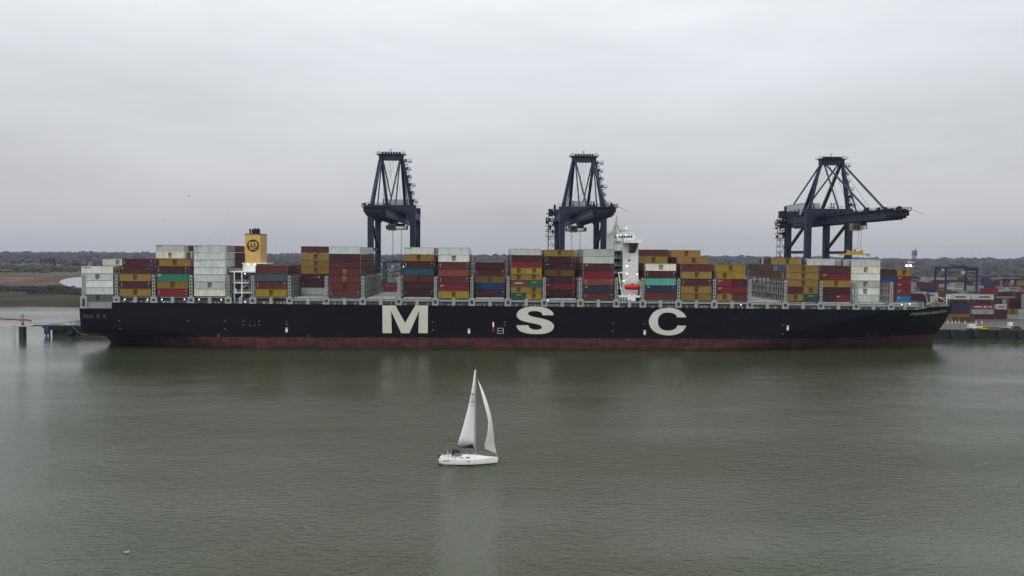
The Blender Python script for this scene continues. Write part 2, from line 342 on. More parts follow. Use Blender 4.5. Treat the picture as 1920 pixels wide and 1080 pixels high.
k = q > .36 + .45 * np.abs((y - 465 - 90 * (noise2(x, x * 0, 90, 26) - .5)) / 110); x = x[k]; y = y[k]
s = rng.uniform(.7, 2.3, len(x)); P = np.stack([x, y, land_h(x, y) + s * .3], -1); S = np.stack([s * 2, s * 1.3, s * .75], -1)
SM = [mat('scrub %d' % i, c, rough=1, vary=.4, scale=.3, spec=.05) for i, c in enumerate([(.028, .024, .026), (.036, .03, .03), (.03, .032, .022)])]
o = crowns('scrub', P, S, SM, rng.integers(0, 3, len(x)), 'dark leafless scrub growing on the marsh behind the far bank'); o['category'] = 'bushes'

# ------------------------------------------------------------------ quay
QZ = 4.5
q = MB(); q.box(-203, 640, 52, 84, 3.3, QZ); q.box(-120, 640, 84, 760, 2.9, QZ - .004)
quay = tag(q.build('quay', M_conc), kind='structure')
q = MB(); q.box(-186, 640, 52.2, 80, -3, 3.28, 0); q.box(-200, 640, 51.9, 51.99, 2.6, 4.2, 0)
for i in range(70): q.box(-160 + i * 11.4, -159 + i * 11.4, 51.95, 52.19, -3, 2.59, 0)
q.box(-199, -187, 53, 80, -1, 3.28, 0)  # solid dark block stands for the shade under the open jetty
tag(q.build('quay_wall', M_pile), kind='structure')
def quay_fender(x, m, lab):
    r = thing('quay_fender', (x, 51.5, 0), lab, 'fender', 'fender piles along the quay edge')
    MB().box(x - 1.1, x + 1.1, 51.0, 51.89, .7, 4.1).build('panel', m, r)
    b = MB(); b.cyl((x - .7, 52.3, -2), (x - .7, 52.3, 3.2), .35); b.cyl((x + .7, 52.3, -2), (x + .7, 52.3, 3.2), .35); b.build('pile', M_pile, r)
quay_fender(onY(87, 620, 51).x, M_blue, 'bright blue fender panel at the far left end of the quay')
quay_fender(onY(131, 620, 51).x, M_blue, 'bright blue fender panel nearest the stern of the container ship')
FD = mat('dark rubber fender', (.02, .022, .03), dirt=.4)
for px, t_ in ((1787, 'nearest the bow of the ship'), (1831, 'second from the bow of the ship'), (1876, 'third from the bow of the ship'), (1914, 'at the right edge of the picture')):
    quay_fender(onY(px, 630, 51).x, FD, 'dark rubber fender pile on the quay wall, ' + t_)
# mooring dolphin, its catwalk, the pipe line floating behind
dx = onZ(36, 634, 0); X0, Y0_ = dx.x, dx.y
r = thing('mooring_dolphin', (X0, Y0_, 0), 'dark mooring dolphin with a twin pole beacon standing in the water', 'mooring dolphin')
MB().cyl((X0 + .4, Y0_ + 2, -3), (X0 + .4, Y0_ + 2, 5), 1.5, n=14).build('pile', M_wood, r)
MB().box(X0 - 3.2, X0 + 5, Y0_, Y0_ + 4, 5, 5.5).build('platform', M_grey, r)
b = MB()
for xx in (-2.6, -1.6): b.cyl((X0 + xx, Y0_ - .2, -1), (X0 + xx, Y0_ - .2, 5), .12, n=6)
for k in range(5): b.bar((X0 - 2.6, Y0_ - .2, .4 + k * 1.05), (X0 - 1.6, Y0_ - .2, .4 + k * 1.05), .09)
b.build('ladder', M_grey, r)
b = MB()
for xx in (.1, .85): b.cyl((X0 + xx, Y0_ + 2, 5.5), (X0 + xx, Y0_ + 2, 10.6), .11, n=6)
for k in range(6): b.bar((X0 + .1, Y0_ + 2, 6 + k * .85), (X0 + .85, Y0_ + 2, 6 + k * .85), .07)
b.cyl((X0 + .5, Y0_ + 2, 5.5), (X0 + .5, Y0_ + 2, 6.8), .5); b.build('beacon', M_rust, r)
b = MB(); b.rail((X0 - 3.2, Y0_, 5.5), (X0 + 5, Y0_, 5.5), 1.1, 2.2, .06); b.rail((X0 - 3.2, Y0_ + 4, 5.5), (X0 + 5, Y0_ + 4, 5.5), 1.1, 2.2, .06); b.build('railing', M_grey, r)
e = X0 + 24
r = thing('catwalk', ((X0 + e) / 2, Y0_ + 3, 5), 'narrow dark catwalk joining the mooring dolphin to the quay', 'walkway')
MB().box(X0 + 5.1, e, Y0_ + 2, Y0_ + 3.3, 5.1, 5.6).build('deck', M_wood, r)
b = MB(); b.rail((X0 + 5.1, Y0_ + 2, 5.6), (e, Y0_ + 2, 5.6), 1.1, 2.2, .06); b.rail((X0 + 5.1, Y0_ + 3.3, 5.6), (e, Y0_ + 3.3, 5.6), 1.1, 2.2, .06); b.build('railing', M_grey, r)
p = onZ(-6, 597.5, 0); q_ = onZ(60, 601, 0); b = MB()
for k in range(24):
    a = p.lerp(q_, k / 24); c = p.lerp(q_, (k + .85) / 24); b.cyl((a.x, a.y + math.sin(k * .7), .15), (c.x, c.y + math.sin(k * .7 + .6), .15), .35, n=7)
tag(b.build('floating_boom', mat('rusty float', (.14, .06, .05)), origin=(p.x, p.y, 0)), 'rust coloured floating boom lying on the pale water behind the mooring dolphin', 'floating boom')
#@@SHIP
# ------------------------------------------------------------------ container ship
YC = 25.2                                   # centre line of the ship
zA = onY(214, 567, 0); zB = onY(1640, 580, 3)
def zdeck(x): return zA.z + (zB.z - zA.z) * (x - zA.x) / (zB.x - zA.x)
XN = onY(209.5, 570, 0).x                   # step in the hull side near the stern
ZLOW = onY(180, 578.3, 0).z
BX = [onY(p, q, YC) for p, q in ((1788, 573), (1777, 593), (1769, 607), (1757, 622.5), (1749, 634), (1747.5, 655))]
def stem(z):
    zs = [b.z for b in BX][::-1]; xs_ = [b.x for b in BX][::-1]; return float(np.interp(z, zs, xs_))
SX = onY(149, 600, .6).x; sk = onY(195, 640, 18).x
def sternx(z): return float(np.interp(z, [-3, 2.9, 3.4, 6.0, 30], [sk, sk, sk - .5, SX, SX]))
def half(x, z):
    xs0 = 88 + 4.3 * min(max(z, 0), 17.5); xe = stem(z)
    if x > xs0:
        t = min(1, (x - xs0) / (xe - xs0)); p = 1.5 + .7 * min(max(z, 0), 17) / 17
        return YC * (1 - t ** p)
    xe0 = float(np.interp(z, [0, 5, 12, 17], [-90, -105, -140, -158])); k = float(np.interp(z, [0, 3, 5.9, 8, 17], [.97, .8, .16, .06, .02]))
    if x < xe0:
        t = min(1, (xe0 - x) / (xe0 - sternx(z))); return YC * (1 - k * t ** 2)
    return YC
def ztop(x):
    b0, b1 = onY(1720, 579.6, 10).x, onY(1733, 574.6, 12).x
    if x < XN: return ZLOW
    if x > b0: return zdeck(x) + (BX[0].z - zdeck(BX[0].x) ) * min(1, (x - b0) / (b1 - b0))
    return zdeck(x)
_zt0 = ztop
def ztop(x):
    b0, b1, b2 = onY(1720, 579.6, 5).x, onY(1733, 574.6, 8).x, BX[0].x
    if x <= b0: return _zt0(x)
    return float(np.interp(x, [b0, b1, b2], [zdeck(b0), onY(1733, 574.6, 8).z, BX[0].z + .1]))
stations = sorted(set([0, .012, .03, .045] + [i / 90 for i in range(91)] + [.985, .993]))
L0, L1 = SX, BX[0].x
us = [(s_ - 0) for s_ in stations]; un = (XN - L0) / (L1 - L0); us = sorted(us + [un - .0003, un + .0003])
zl = [-3, 0, 1.5, 2.9, 3.4, 4.7, 6, 8, 10, 12, 14, 15.2, None]
def hull_pt(u, zi, side):
    xt = L0 + (L1 - L0) * u; zt = ztop(xt)
    z = zt if zl[zi] is None else zl[zi]
    xa, xb = sternx(z), stem(z); x = xa + (xb - xa) * u
    if zl[zi] is None: x = xt
    h = max(half(x, z), .05) if u < 1 else .12
    return (x, YC + side * h, z)
M_hull = bpy.data.materials.new('hull paint'); M_hull.use_nodes = True
n = M_hull.node_tree.nodes; l = M_hull.node_tree.links; pb = n['Principled BSDF']; pb.inputs['Roughness'].default_value = .6; pb.inputs['Specular IOR Level'].default_value = .12
t = n.new('ShaderNodeTexCoord'); s = n.new('ShaderNodeSeparateXYZ'); l.new(t.outputs['Object'], s.inputs[0])
def NZ(scale, st, det=7, rough=.6):
    mp = n.new('ShaderNodeMapping'); mp.inputs['Scale'].default_value = st; l.new(t.outputs['Object'], mp.inputs[0])
    z = n.new('ShaderNodeTexNoise'); z.inputs['Scale'].default_value = scale; z.inputs['Detail'].default_value = det; z.inputs['Roughness'].default_value = rough; l.new(mp.outputs[0], z.inputs['Vector']); return z.outputs['Fac']
def MR(v, a, b, c, d):
    r_ = n.new('ShaderNodeMapRange'); l.new(v, r_.inputs[0])
    for i, q in enumerate((a, b, c, d)): r_.inputs[1 + i].default_value = q
    return r_.outputs[0]
def MIX(f, a, b):
    x_ = n.new('ShaderNodeMix'); x_.data_type = 'RGBA'; l.new(f, x_.inputs[0])
    for i, q in ((6, a), (7, b)):
        if isinstance(q, tuple): x_.inputs[i].default_value = (*q, 1)
        else: l.new(q, x_.inputs[i])
    return x_.outputs[2]
def MA(op, a, b):
    q = n.new('ShaderNodeMath'); q.operation = op
    for i, v in enumerate((a, b)):
        if isinstance(v, (int, float)): q.inputs[i].default_value = v
        else: l.new(v, q.inputs[i])
    return q.outputs[0]
dark = MIX(MR(NZ(.08, (1, 1, 3)), .35, .7, 0, 1), (.0028, .0026, .006), (.006, .0055, .0105))
dark = MIX(MR(NZ(.5, (2.2, 1, .2)), .58, .8, 0, .35), dark, (.013, .011, .013))
red = MIX(MR(NZ(.16, (1, 1, 2)), .35, .65, 0, 1), (.050, .016, .017), (.125, .036, .037))
red = MIX(MR(NZ(.5, (1.5, 1, .35)), .46, .66, 0, .9), red, (.045, .020, .014))
red = MIX(MR(NZ(.9, (.3, 1, 2)), .52, .7, 0, .75), red, (.13, .075, .065))
alg = MR(MA('ADD', s.outputs['Z'], MR(NZ(.12, (1, 1, 1)), .3, .7, -1.5, 1.3)), .3, 1.9, 1, 0)
red = MIX(alg, red, (.028, .024, .016))
line = MA('ADD', s.outputs['Z'], MR(NZ(1.2, (1, 1, 1)), .3, .7, -.22, .22))
aft = MR(s.outputs['X'], -164, -150, 1.0, 0); red = MIX(aft, red, (.016, .014, .018))
bk = n.new('ShaderNodeTexBrick'); cmb = n.new('ShaderNodeCombineXYZ'); l.new(s.outputs['X'], cmb.inputs[0]); l.new(s.outputs['Z'], cmb.inputs[1]); l.new(cmb.outputs[0], bk.inputs['Vector'])
bk.inputs['Scale'].default_value = 1; bk.inputs['Brick Width'].default_value = 9; bk.inputs['Row Height'].default_value = 2.6; bk.inputs['Mortar Size'].default_value = .06; bk.inputs['Color1'].default_value = (1, 1, 1, 1); bk.inputs['Color2'].default_value = (.82, .82, .84, 1); bk.inputs['Mortar'].default_value = (.45, .45, .45, 1)
mul = n.new('ShaderNodeMix'); mul.data_type = 'RGBA'; mul.blend_type = 'MULTIPLY'; mul.inputs[0].default_value = .8; l.new(MIX(MR(line, 4.85, 5.05, 0, 1), red, dark), mul.inputs[6]); l.new(bk.outputs['Color'], mul.inputs[7])
l.new(mul.outputs[2], pb.inputs['Base Color'])
bpn = n.new('ShaderNodeBump'); bpn.inputs['Strength'].default_value = .5; bpn.inputs['Distance'].default_value = .25; l.new(NZ(.35, (1, 1, 1.3), 3), bpn.inputs['Height']); l.new(bpn.outputs[0], pb.inputs['Normal'])

ship = thing('container_ship', (20, YC, 0), 'huge dark hulled container ship with red boot topping moored along the quay', 'container ship')
hb = MB(); nu, nz_ = len(us), len(zl)
V = []
for side in (-1, 1):
    for u in us:
        for zi in range(nz_): V.append(hull_pt(u, zi, side))
Fs = []
def ID(sd, i, j): return sd * nu * nz_ + i * nz_ + j
for sd in (0, 1):
    for i in range(nu - 1):
        for j in range(nz_ - 1): Fs.append((ID(sd, i, j), ID(sd, i + 1, j), ID(sd, i + 1, j + 1), ID(sd, i, j + 1)))
for i in (0, nu - 1):
    for j in range(nz_ - 1): Fs.append((ID(0, i, j), ID(0, i, j + 1), ID(1, i, j + 1), ID(1, i, j)))
for i in range(nu - 1): Fs.append((ID(0, i, 0), ID(1, i, 0), ID(1, i + 1, 0), ID(0, i + 1, 0)))
hb.add(V, Fs)
hull = hb.build('hull', M_hull, ship)
db = MB()                                    # weather deck, a little below the bulwark top
for i in range(nu - 1):
    a = V[ID(0, i, nz_ - 1)]; b_ = V[ID(1, i, nz_ - 1)]; c = V[ID(1, i + 1, nz_ - 1)]; d = V[ID(0, i + 1, nz_ - 1)]
    dz = .05 if a[0] < 165 else 1.2
    if c[0] - a[0] < .2: continue
    zc = min(a[2], ztop(a[0])) - dz
    zc2 = min(d[2], ztop(d[0])) - dz
    db.add([(a[0], a[1] + .15, zc), (b_[0], b_[1] - .15, zc), (c[0], c[1] - .15, zc2), (d[0], d[1] + .15, zc2)], [(0, 1, 2, 3)])
db.build('deck', M_dgrey, ship)
# hull lettering
def ZX(px, py): v = onY(px, py, 0); return (v.x, v.z)
def let(pts, corners):
    P = [(680 + x / 3, 540 + y / 3) for x, y in pts]; P = catmull(P, corners, 4) if corners is not None else P
    P = [ZX(*p) for p in P]; m_ = MB(); m_.plate(P, -.05, -.01); o = m_.build('hull_letter', M_let, hull); return o
M_let = mat('hull letter paint', (.62, .62, .54), dirt=.25, dirtc=(.4, .33, .2), scale=.25, vary=.06)
let([(111, 98), (184, 98), (239, 196), (296, 98), (367, 98), (366, 254), (313, 254), (317, 130), (263, 254), (217, 254), (160, 130), (164, 254), (112, 254)], None)
let([(1073, 153), (1012, 153), (1005, 139), (985, 131), (965, 129), (941, 132), (930, 142), (936, 153), (960, 162), (1010, 172), (1050, 185), (1072, 203), (1075, 222), (1060, 243), (1025, 256), (975, 259), (925, 255), (885, 242), (868, 222), (866, 209),
     (932, 209), (938, 222), (955, 232), (978, 235), (1000, 231), (1008, 221), (1000, 210), (975, 202), (925, 192), (888, 180), (868, 162), (868, 143), (885, 122), (920, 108), (970, 104), (1020, 109), (1055, 124), (1072, 142)], (0, 1, 19, 20))
let([(1820, 165), (1808, 145), (1780, 124), (1745, 113), (1715, 112), (1670, 118), (1632, 141), (1612, 176), (1612, 202), (1630, 236), (1668, 258), (1715, 266), (1760, 262), (1800, 243), (1820, 212),
     (1770, 211), (1762, 225), (1745, 236), (1715, 240), (1685, 233), (1665, 213), (1661, 190), (1665, 165), (1685, 144), (1715, 138), (1745, 142), (1762, 152), (1768, 165)], (0, 14, 15, 27))
# ship's name on the flare, marks on the side
def on_hull(mb, body, px0, px1, py0, py1, shear=.25, bold=.035):
    vs_, fs_, _ = text_geo(body, bold, shear); a = onY(px0, py1, 8); b_ = onY(px1, py0, 18)
    pts = []
    for u_, v_ in vs_:
        x = a.x + (b_.x - a.x) * u_; z0_ = onY(px0, 589.8, 10).z; z = z0_ + .25 * (u_ * (px1 - px0) + px0 - 1697) / 84 + 1.25 * v_
        pts.append((x, YC - half(x, z) - .12, z))
    mb.add(pts, fs_)
nm = MB(); on_hull(nm, 'MSC', 1697, 1718, 584, 590); on_hull(nm, 'MARIA', 1722, 1748, 584, 589.7); on_hull(nm, 'SAVERIA', 1753, 1781, 584, 589.2)
nm.build('ship_name', M_let, hull)
def mark(pts, name='tug_mark', m_=None): k = MB(); k.plate([ZX(*p) for p in pts], -.06, -.012); return k.build(name, m_ or M_white, hull)
for cx, cy in ((537.3, 619.5), (879.3, 621.5), (1208.7, 624), (1477, 615.5)):
    mark([(cx - 1.6, cy - 3.6), (cx + 1.6, cy - 3.6), (cx + 1.6, cy), (cx + 3.1, cy), (cx, cy + 5), (cx - 3.1, cy), (cx - 1.6, cy)])
    mark([(cx - 2.6, cy - 5), (cx + 2.6, cy - 5), (cx + 2.4, cy - 4.1), (cx - 2.4, cy - 4.1)])
mark([(923.5, 604), (926.3, 604), (926.3, 613), (923.5, 613)], 'load_mark')
mark([(923.5, 613.2), (926.3, 613.2), (926.3, 622), (923.5, 622)], 'load_mark', mat('red mark', (.35, .02, .02)))
for a, b_, c, d in ((933, 615, 944, 615.5), (933, 625, 944, 625.5), (933, 615.5, 933.5, 625), (943.5, 615.5, 944, 625), (934.7, 620, 937.3, 621), (940, 620, 942.5, 621)):
    mark([(a, b), (c, b), (c, d), (a, d)], 'load_mark') if False else mark([(a, b_), (c, b_), (c, d), (a, d)], 'load_mark')
mk = MB()
for x, y in ((353, 601.5), (421.5, 617), (422, 602), (456.5, 609), (456.5, 602), (469, 610), (477.5, 610), (486, 609.5), (486, 602.5), (410, 627), (410, 630), (537, 602.5), (538, 608), (578.5, 630), (223, 601), (223.5, 616), (246, 641.5), (811, 603.5), (811.5, 618.5), (946, 604.5), (947, 609.5), (1149, 606.5), (1149, 621), (1208, 607), (1468, 610), (1468.5, 626), (1648, 633.5), (1664, 633), (1707, 634)):
    p_ = onY(x, y, 0); mk.box(p_.x - .3, p_.x + .3, YC - half(p_.x, p_.z) - .08, YC - half(p_.x, p_.z) - .01, p_.z - .07, p_.z + .08)
mk.build('hull_mark', M_lgrey, hull)
# mooring deck openings at the stern, their inner shade painted as black plates
for k, px in enumerate((157.5, 164, 171, 184, 196)):
    b = MB(); b2 = MB(); a = ZX(px, 592); hy = YC - half(a[0], a[1]); b.box(a[0] - .55, a[0] + .55, hy - .03, hy + .02, a[1] - 1.1, a[1] + .9)
    b2.box(a[0] - .5, a[0] - .2, hy - .07, hy - .035, a[1] - .9, a[1] + .7 - .3 * (k % 3)); b2.box(a[0] - .15, a[0] + .5, hy - .07, hy - .035, a[1] + .2, a[1] + .45)
    b.build('mooring_opening_shade', M_black, hull); b2.build('mooring_roller', mat('worn mooring steel', (.09, .065, .05), vary=.4, scale=2), hull)

# bays: x of the bay boundaries
PB = [-158.4, -145.7, -131.2, -116.7, -102.2, -92.6, -78.2, -63.7, -49.3, -35.0, -20.5, -6.0, 8.5, 23.0, 37.5, 52.0, 62.6, 77.1, 91.6, 106.1, 120.6, 135.1, 149.6, 164.1, 178.6]
def edgeY(x): return max(0, YC - half(x, zdeck(x)))
def zhat(x): return float(np.interp(x, [-150, 0, 100, 170], [onY(250, 554.8, 0).z, onY(912, 558.3, 0).z, onY(1370, 562.8, 0).z, onY(1640, 566, 8).z])) - .25
for i, xb in enumerate(PB):
    if i == 24: continue
    ye = edgeY(xb) + .02; yf = 2 * YC - ye; zd = zdeck(xb) if i else ZLOW; zh = zhat(xb); zt = zh + 8.1
    nb = MB()
    for sgn, yy in ((1, ye), (-1, yf)):
        y0, y1 = sorted((yy, yy + sgn * .5))
        nb.box(xb - .55, xb - .28, y0, y1, zh, zt); nb.box(xb + .28, xb + .55, y0, y1, zh, zt)
        for k in range(7): z_ = zh + k * 1.3; nb.box(xb - .27, xb + .27, y0 + .01, y1 - .01, z_, z_ + .55 if k < 6 else z_ + .3)
        nb.add([(xb - .55, y0, zt), (xb + .55, y0, zt), (xb, y0, zt + .7), (xb - .55, y1, zt), (xb + .55, y1, zt), (xb, y1, zt + .7)], [(0, 1, 2), (3, 5, 4), (0, 3, 4, 1), (1, 4, 5, 2), (2, 5, 3, 0)])
        nb.box(xb - 1.3, xb - .6, y0, y1 + .4, zd, zh); nb.box(xb + .6, xb + 1.3, y0, y1 + .4, zd, zh)
        nb.box(xb - .59, xb + .59, y0, y1 + .4, zh - .9, zh - .01); nb.box(xb - .59, xb + .59, y0, y1 + .4, zd, zd + .7)
        nb.box(xb - 1.25, xb + 1.25, y0 + .3, y1 + .2, zd + .71, zh - .91, 1)
    y = ye + 2.7; k = 0
    while y < yf - 1.5:
        nb.box(xb - .5, xb - .34, y, y + .28, zh, zt - .2); nb.box(xb + .34, xb + .5, y, y + .28, zh, zt - .2)
        if k % 2 == 0 and y + 2.6 < yf:
            nb.bar((xb, y + .2, zh + .2), (xb, y + 2.6, zh + 4), .14); nb.bar((xb, y + 2.6, zh + 4), (xb, y + .2, zt - .4), .14)
        y += 2.52; k += 1
    for z_ in (zh + .1, zh + 2.8, zh + 5.6, zt - .3): nb.box(xb - .58, xb + .58, ye + .51, yf - .51, z_, z_ + .12); nb.rail((xb + .56, ye + 1, z_ + .12), (xb + .56, yf - 1, z_ + .12), 1.0, 2.52, .05)
    nb.build('lashing_bridge', [M_grey, M_dgrey], ship)
# coaming, stanchions, hatch covers, side fittings per bay
ISL = (4, 15)
for i in range(24):
    x0, x1 = PB[i] + 1.35, PB[i + 1] - 1.35; xm = (x0 + x1) / 2; ye = max(edgeY(x0), edgeY(x1)); yf = 2 * YC - ye; zd = zdeck(xm); zh = zhat(xm)
    if i == 0:
        MB().box(x0 - .6, x1 + .5, 3.2, yf - 3, ZLOW, ZLOW + .05).build('mooring_deck', M_dgrey, ship); continue
    b = MB(); b.box(x0, x1, ye + 3.2, yf - 3.2, zd, zh - .55, 0); b.build('hatch_coaming', mat('shaded coaming paint', (.09, .10, .10), dirt=.4), ship)  # dark tone carries the shade behind the side beams
    if i not in ISL:
        b = MB(); b.box(x0 + .2, xm - .1, ye + 1.2, yf - 1.2, zh - .5, zh); b.box(xm + .1, x1 - .2, ye + 1.2, yf - 1.2, zh - .5, zh)
        for k in range(8): b.box(x0 + .6 + k * 1.42, x0 + .8 + k * 1.42, ye + 1.3, yf - 1.3, zh + .001, zh + .12)
        b.build('hatch_cover', M_lgrey, ship)
    b = MB(); b.box(xm - .65, xm + .65, ye + .05, ye + .9, zd, zh - .02)
    if i > 5:
        b.box(x0, xm - .66, ye + .25, ye + .8, zh - 1.35, zh - .7); b.box(xm + .66, x1, ye + .25, ye + .8, zh - 1.35, zh - .7)
    b.build('stanchion', M_grey, ship)
    b = MB(); x = x0 + .5
    while x < x1 - .8:
        ww = random.choice((.4, .7, 1.1)); hh = random.uniform(.4, 1.15)
        if random.random() < .55 and abs(x - xm) > 1.4: b.box(x, x + ww, ye + 1.2, ye + 1.8, zd, zd + hh)
        x += ww + random.uniform(.3, 1.0)
    b.rail((x0, ye + .12, zd), (x1, ye + .12, zd), 1.0, 1.6, .05); b.build('deck_fitting', M_grey, ship)
for px, py in ((234, 561.3), (276.5, 561.3), (303.5, 561.5), (346, 561.3), (363, 561.5), (373, 561.5), (415, 561.8), (1279.7, 568), (1389, 571.5), (1547.7, 572), (1027, 563), (1673 + 18, 571), (1706, 570)):
    p_ = onY(px, py, edgeY(onY(px, py, 5).x) + 1); MB().ball(p_, 0.2, 7, 5).build('deck_lamp', M_lamp, ship)
for px, py, Y in ((1155 - 450, 517.5, 51.3), (885, 519.3, 51.3), (946, 519.7, 51.3), (757, 500, 51.3)):
    p_ = onY(px, py, Y); MB().ball(p_, 0.26, 7, 5).build('deck_lamp', M_lamp, ship)

# ---- funnel island
M_fun = mat('funnel yellow paint', (.62, .40, .125), dirt=.25, dirtc=(.45, .27, .1), scale=.3)
FY = 12; fx0, fx1 = onY(459.5, 470, FY).x, onY(488, 470, FY).x; fz1 = onY(470, 438.7, FY).z; fz0 = onY(470, 493, FY).z
funnel = MB().box(fx0, fx1, FY, FY + 10, fz0, fz1 - .2).build('funnel', M_fun, ship)
MB().box(fx0 - .15, fx1 + .15, FY - .15, FY + 10.15, fz1 - .19, fz1 + .15).build('funnel_rim', mat('sooty brown', (.12, .08, .05)), funnel)
for dx_, dy_, hh, r_ in ((1.6, 2, 1.9, .38), (2.5, 2.5, 1.7, .45), (2.9, 4.5, 2.1, .55), (3.7, 3, 1.9, .5), (3.9, 5.5, 2.2, .5), (5.0, 3, 1.9, .34), (2.0, 6, 1.9, .45)):
    b = MB(); X_, Y_ = fx0 + dx_, FY + dy_; b.cyl((X_, Y_, fz1), (X_, Y_, fz1 + hh - .3), r_); b.cyl((X_, Y_, fz1 + hh - .3), (X_ - .35, Y_ + .5, fz1 + hh + .15), r_, r_ * .8); b.build('exhaust_pipe', M_black, funnel)
ec = onY(474.5, 460.5, FY); er = abs(onY(486.2, 460.5, FY).x - ec.x)
M_emb = mat('emblem dark brown', (.045, .014, .010), vary=.05)
b = MB(); b.cyl((ec.x, FY - .06, ec.z), (ec.x, FY - .002, ec.z), er, n=36); em = b.build('emblem', M_emb, funnel)
b = MB(); word(b, 'm', ec.x - er * .66, ec.z + .02, er * 1.32, er * .6, FY - .075, .03)
b.box(ec.x - er * .97, ec.x + er * .97, FY - .075, FY - .062, ec.z - er * .1, ec.z - er * .04)
word(b, 'SC', ec.x - er * .56, ec.z - er * .68, er * 1.12, er * .46, FY - .075, .035); b.build('emblem_letter', M_fun, funnel)
q = ec; b = MB(); xa, xb_ = onY(456, 493, FY - 1).x, onY(499, 493, FY - 1).x; wz = onY(470, 508, FY - 1).z
b.box(xa, onY(481, 493, FY - 1).x, FY - 1.5, FY + 11, wz, fz0 - .35); b.box(xa - .3, xb_, FY - 1.8, FY + 11.5, fz0 - .34, fz0 - .01)
b.build('funnel_base', M_white, ship)
# engine casing decks in front of the funnel
x0, x1 = onY(432, 511, 4).x, onY(482, 511, 4).x
b = MB(); zf = [onY(455, p_, 4).z for p_ in (510.5, 530.5, 549)]; zd = zdeck(-97)
b.box(x0, x1, 3, 14, zf[0], zf[0] + .45); b.box(x0 + 1.3, x1 - 3.2, 3, 14, zf[1] - .15, zf[1] + .2); b.box(x0 + 1.3, x1 - 2.3, 3, 14, zf[2] - .15, zf[2] + .2)
for xx, yy in ((x0 + 1.6, 3.1), (x0 + 4.6, 3.1), (x0 + 1.6, 12), (x1 - 3.6, 12)): b.box(xx, xx + .35, yy, yy + .35, zd, zf[0])
b.bar((x0 + 1.7, 3.3, zd), (x0 + 4.3, 3.3, zd + 2.6), .2)
b.box(x0 + 5.5, x1 - 1.2, 9, 14, zd, zf[0], 1)
for zz in (zf[0] + .45,): b.rail((x0, 3.05, zz), (x0 + 5.2, 3.05, zz), 1.1, 1.2, .07)
b.rail((x0 + 1.3, 3.05, zf[1] + .2), (x1 - 3.2, 3.05, zf[1] + .2), 1.0, 1.2, .06); b.rail((x0 + 1.3, 3.05, zf[2] + .2), (x1 - 2.3, 3.05, zf[2] + .2), 1.0, 1.2, .06)
b.build('casing_deck', [M_white, M_lgrey], ship)
b = MB(); c = onY(457.5, 524, 5); b.cyl((c.x, 5, c.z - 1.3), (c.x, 5, c.z + .6), 1.25, n=12); b.cyl((c.x, 5, c.z + .6), (c.x, 5, c.z + 1.4), 1.25, .3, n=12); b.build('tarpaulin_drum', mat('navy tarpaulin', (.02, .025, .09)), ship)
b = MB(); c = onY(451, 554.5, 5); b.cyl((c.x, 4.5, c.z), (c.x, 6.5, c.z), .85, n=14); b.build('mooring_winch', M_black, ship)
b = MB(); c = onY(453, 546, 4); b.cyl((c.x, 4, c.z - .8), (c.x, 4, c.z + 2.2), .18, n=7); b.bar((c.x, 4, c.z + 2), (c.x + 2.4, 4, c.z + 2.3), .22); b.bar((c.x, 4, c.z + .9), (c.x + 1.6, 4, c.z + 2.1), .14); b.build('stores_crane', M_white, ship)
b = MB(); c = onY(441.5, 546, 3.5); b.ball((c.x, 3.5, c.z - .4), .6); b.ball((c.x, 3.5, c.z + .6), .5); b.build('life_raft', M_white, ship)
for px, py, Y in ((465, 494.8, FY - 1.7), (477.5, 495.6, FY - 1.7), (459.5, 513, 3.2), (459.5, 566, 1.5), (1204, 0, 0)):
    if Y: c = onY(px, py, Y); MB().ball(c, 0.22, 7, 5).build('deck_lamp', M_lamp, ship)

# ---- bridge tower
TY = 7; tx0, tx1 = onY(1167.5, 500, TY).x, onY(1196.7, 500, TY).x; tz1 = onY(1180, 451.7, TY).z; zd = zdeck(57); tyf = 2 * YC - TY
xl = tx0 - 1.2
tw = MB(); tw.box(tx0, tx1, TY, tyf, zd, tz1)                       # main block
tw.box(xl, tx0 - .003, TY + 6, tyf - 4, zd, tz1 - 1.5)
tower = tw.build('bridge_tower', M_white, ship)
wz1 = onY(1160, 437, TY + 7).z; wx0 = onY(1150, 440, TY + 9).x
b = MB(); b.box(tx0 - 1.6, tx1 - .7, TY + 5, tyf - 5, tz1 + .002, wz1); b.box(tx0 - 2.0, tx1 - .3, TY + 4.5, tyf - 4.5, wz1 + .002, wz1 + .25); wh = b.build('wheelhouse', M_white, tower)
for k in range(6): 
    xx = tx0 - .7 + k * .95; MB().box(xx, xx + .72, TY + 4.93, TY + 4.99, wz1 - 2.1, wz1 - 1.0).build('window', M_glass, wh)
b = MB()
for k in range(9): yy = TY + 7 + k * 3; b.box(tx0 - 1.66, tx0 - 1.605, yy, yy + 2.2, wz1 - 2.1, wz1 - 1.0)
b.build('side_window', M_glass, wh)
for px, py in ((1157, 440.8), (1163.5, 441.2), (1174, 441)): c = onY(px, py, TY + 4.6); MB().ball(c, 0.17, 7, 5).build('deck_lamp', M_lamp, wh)
b = MB(); b.box(tx0 - .6, tx1 + .3, 1.5, TY - .003, tz1 - .9, tz1 + .35); b.rail((tx0 - .6, 1.55, tz1 + .35), (tx1 + .3, 1.55, tz1 + .35), .8, 1.4, .06); b.box(tx0 - .6, tx0 - .4, 1.5, TY - .003, tz1 + .351, tz1 + 1.1)
wing = b.build('bridge_wing', M_white, tower)
b = MB(); a0 = onY(1178, 456, TY - 2); 
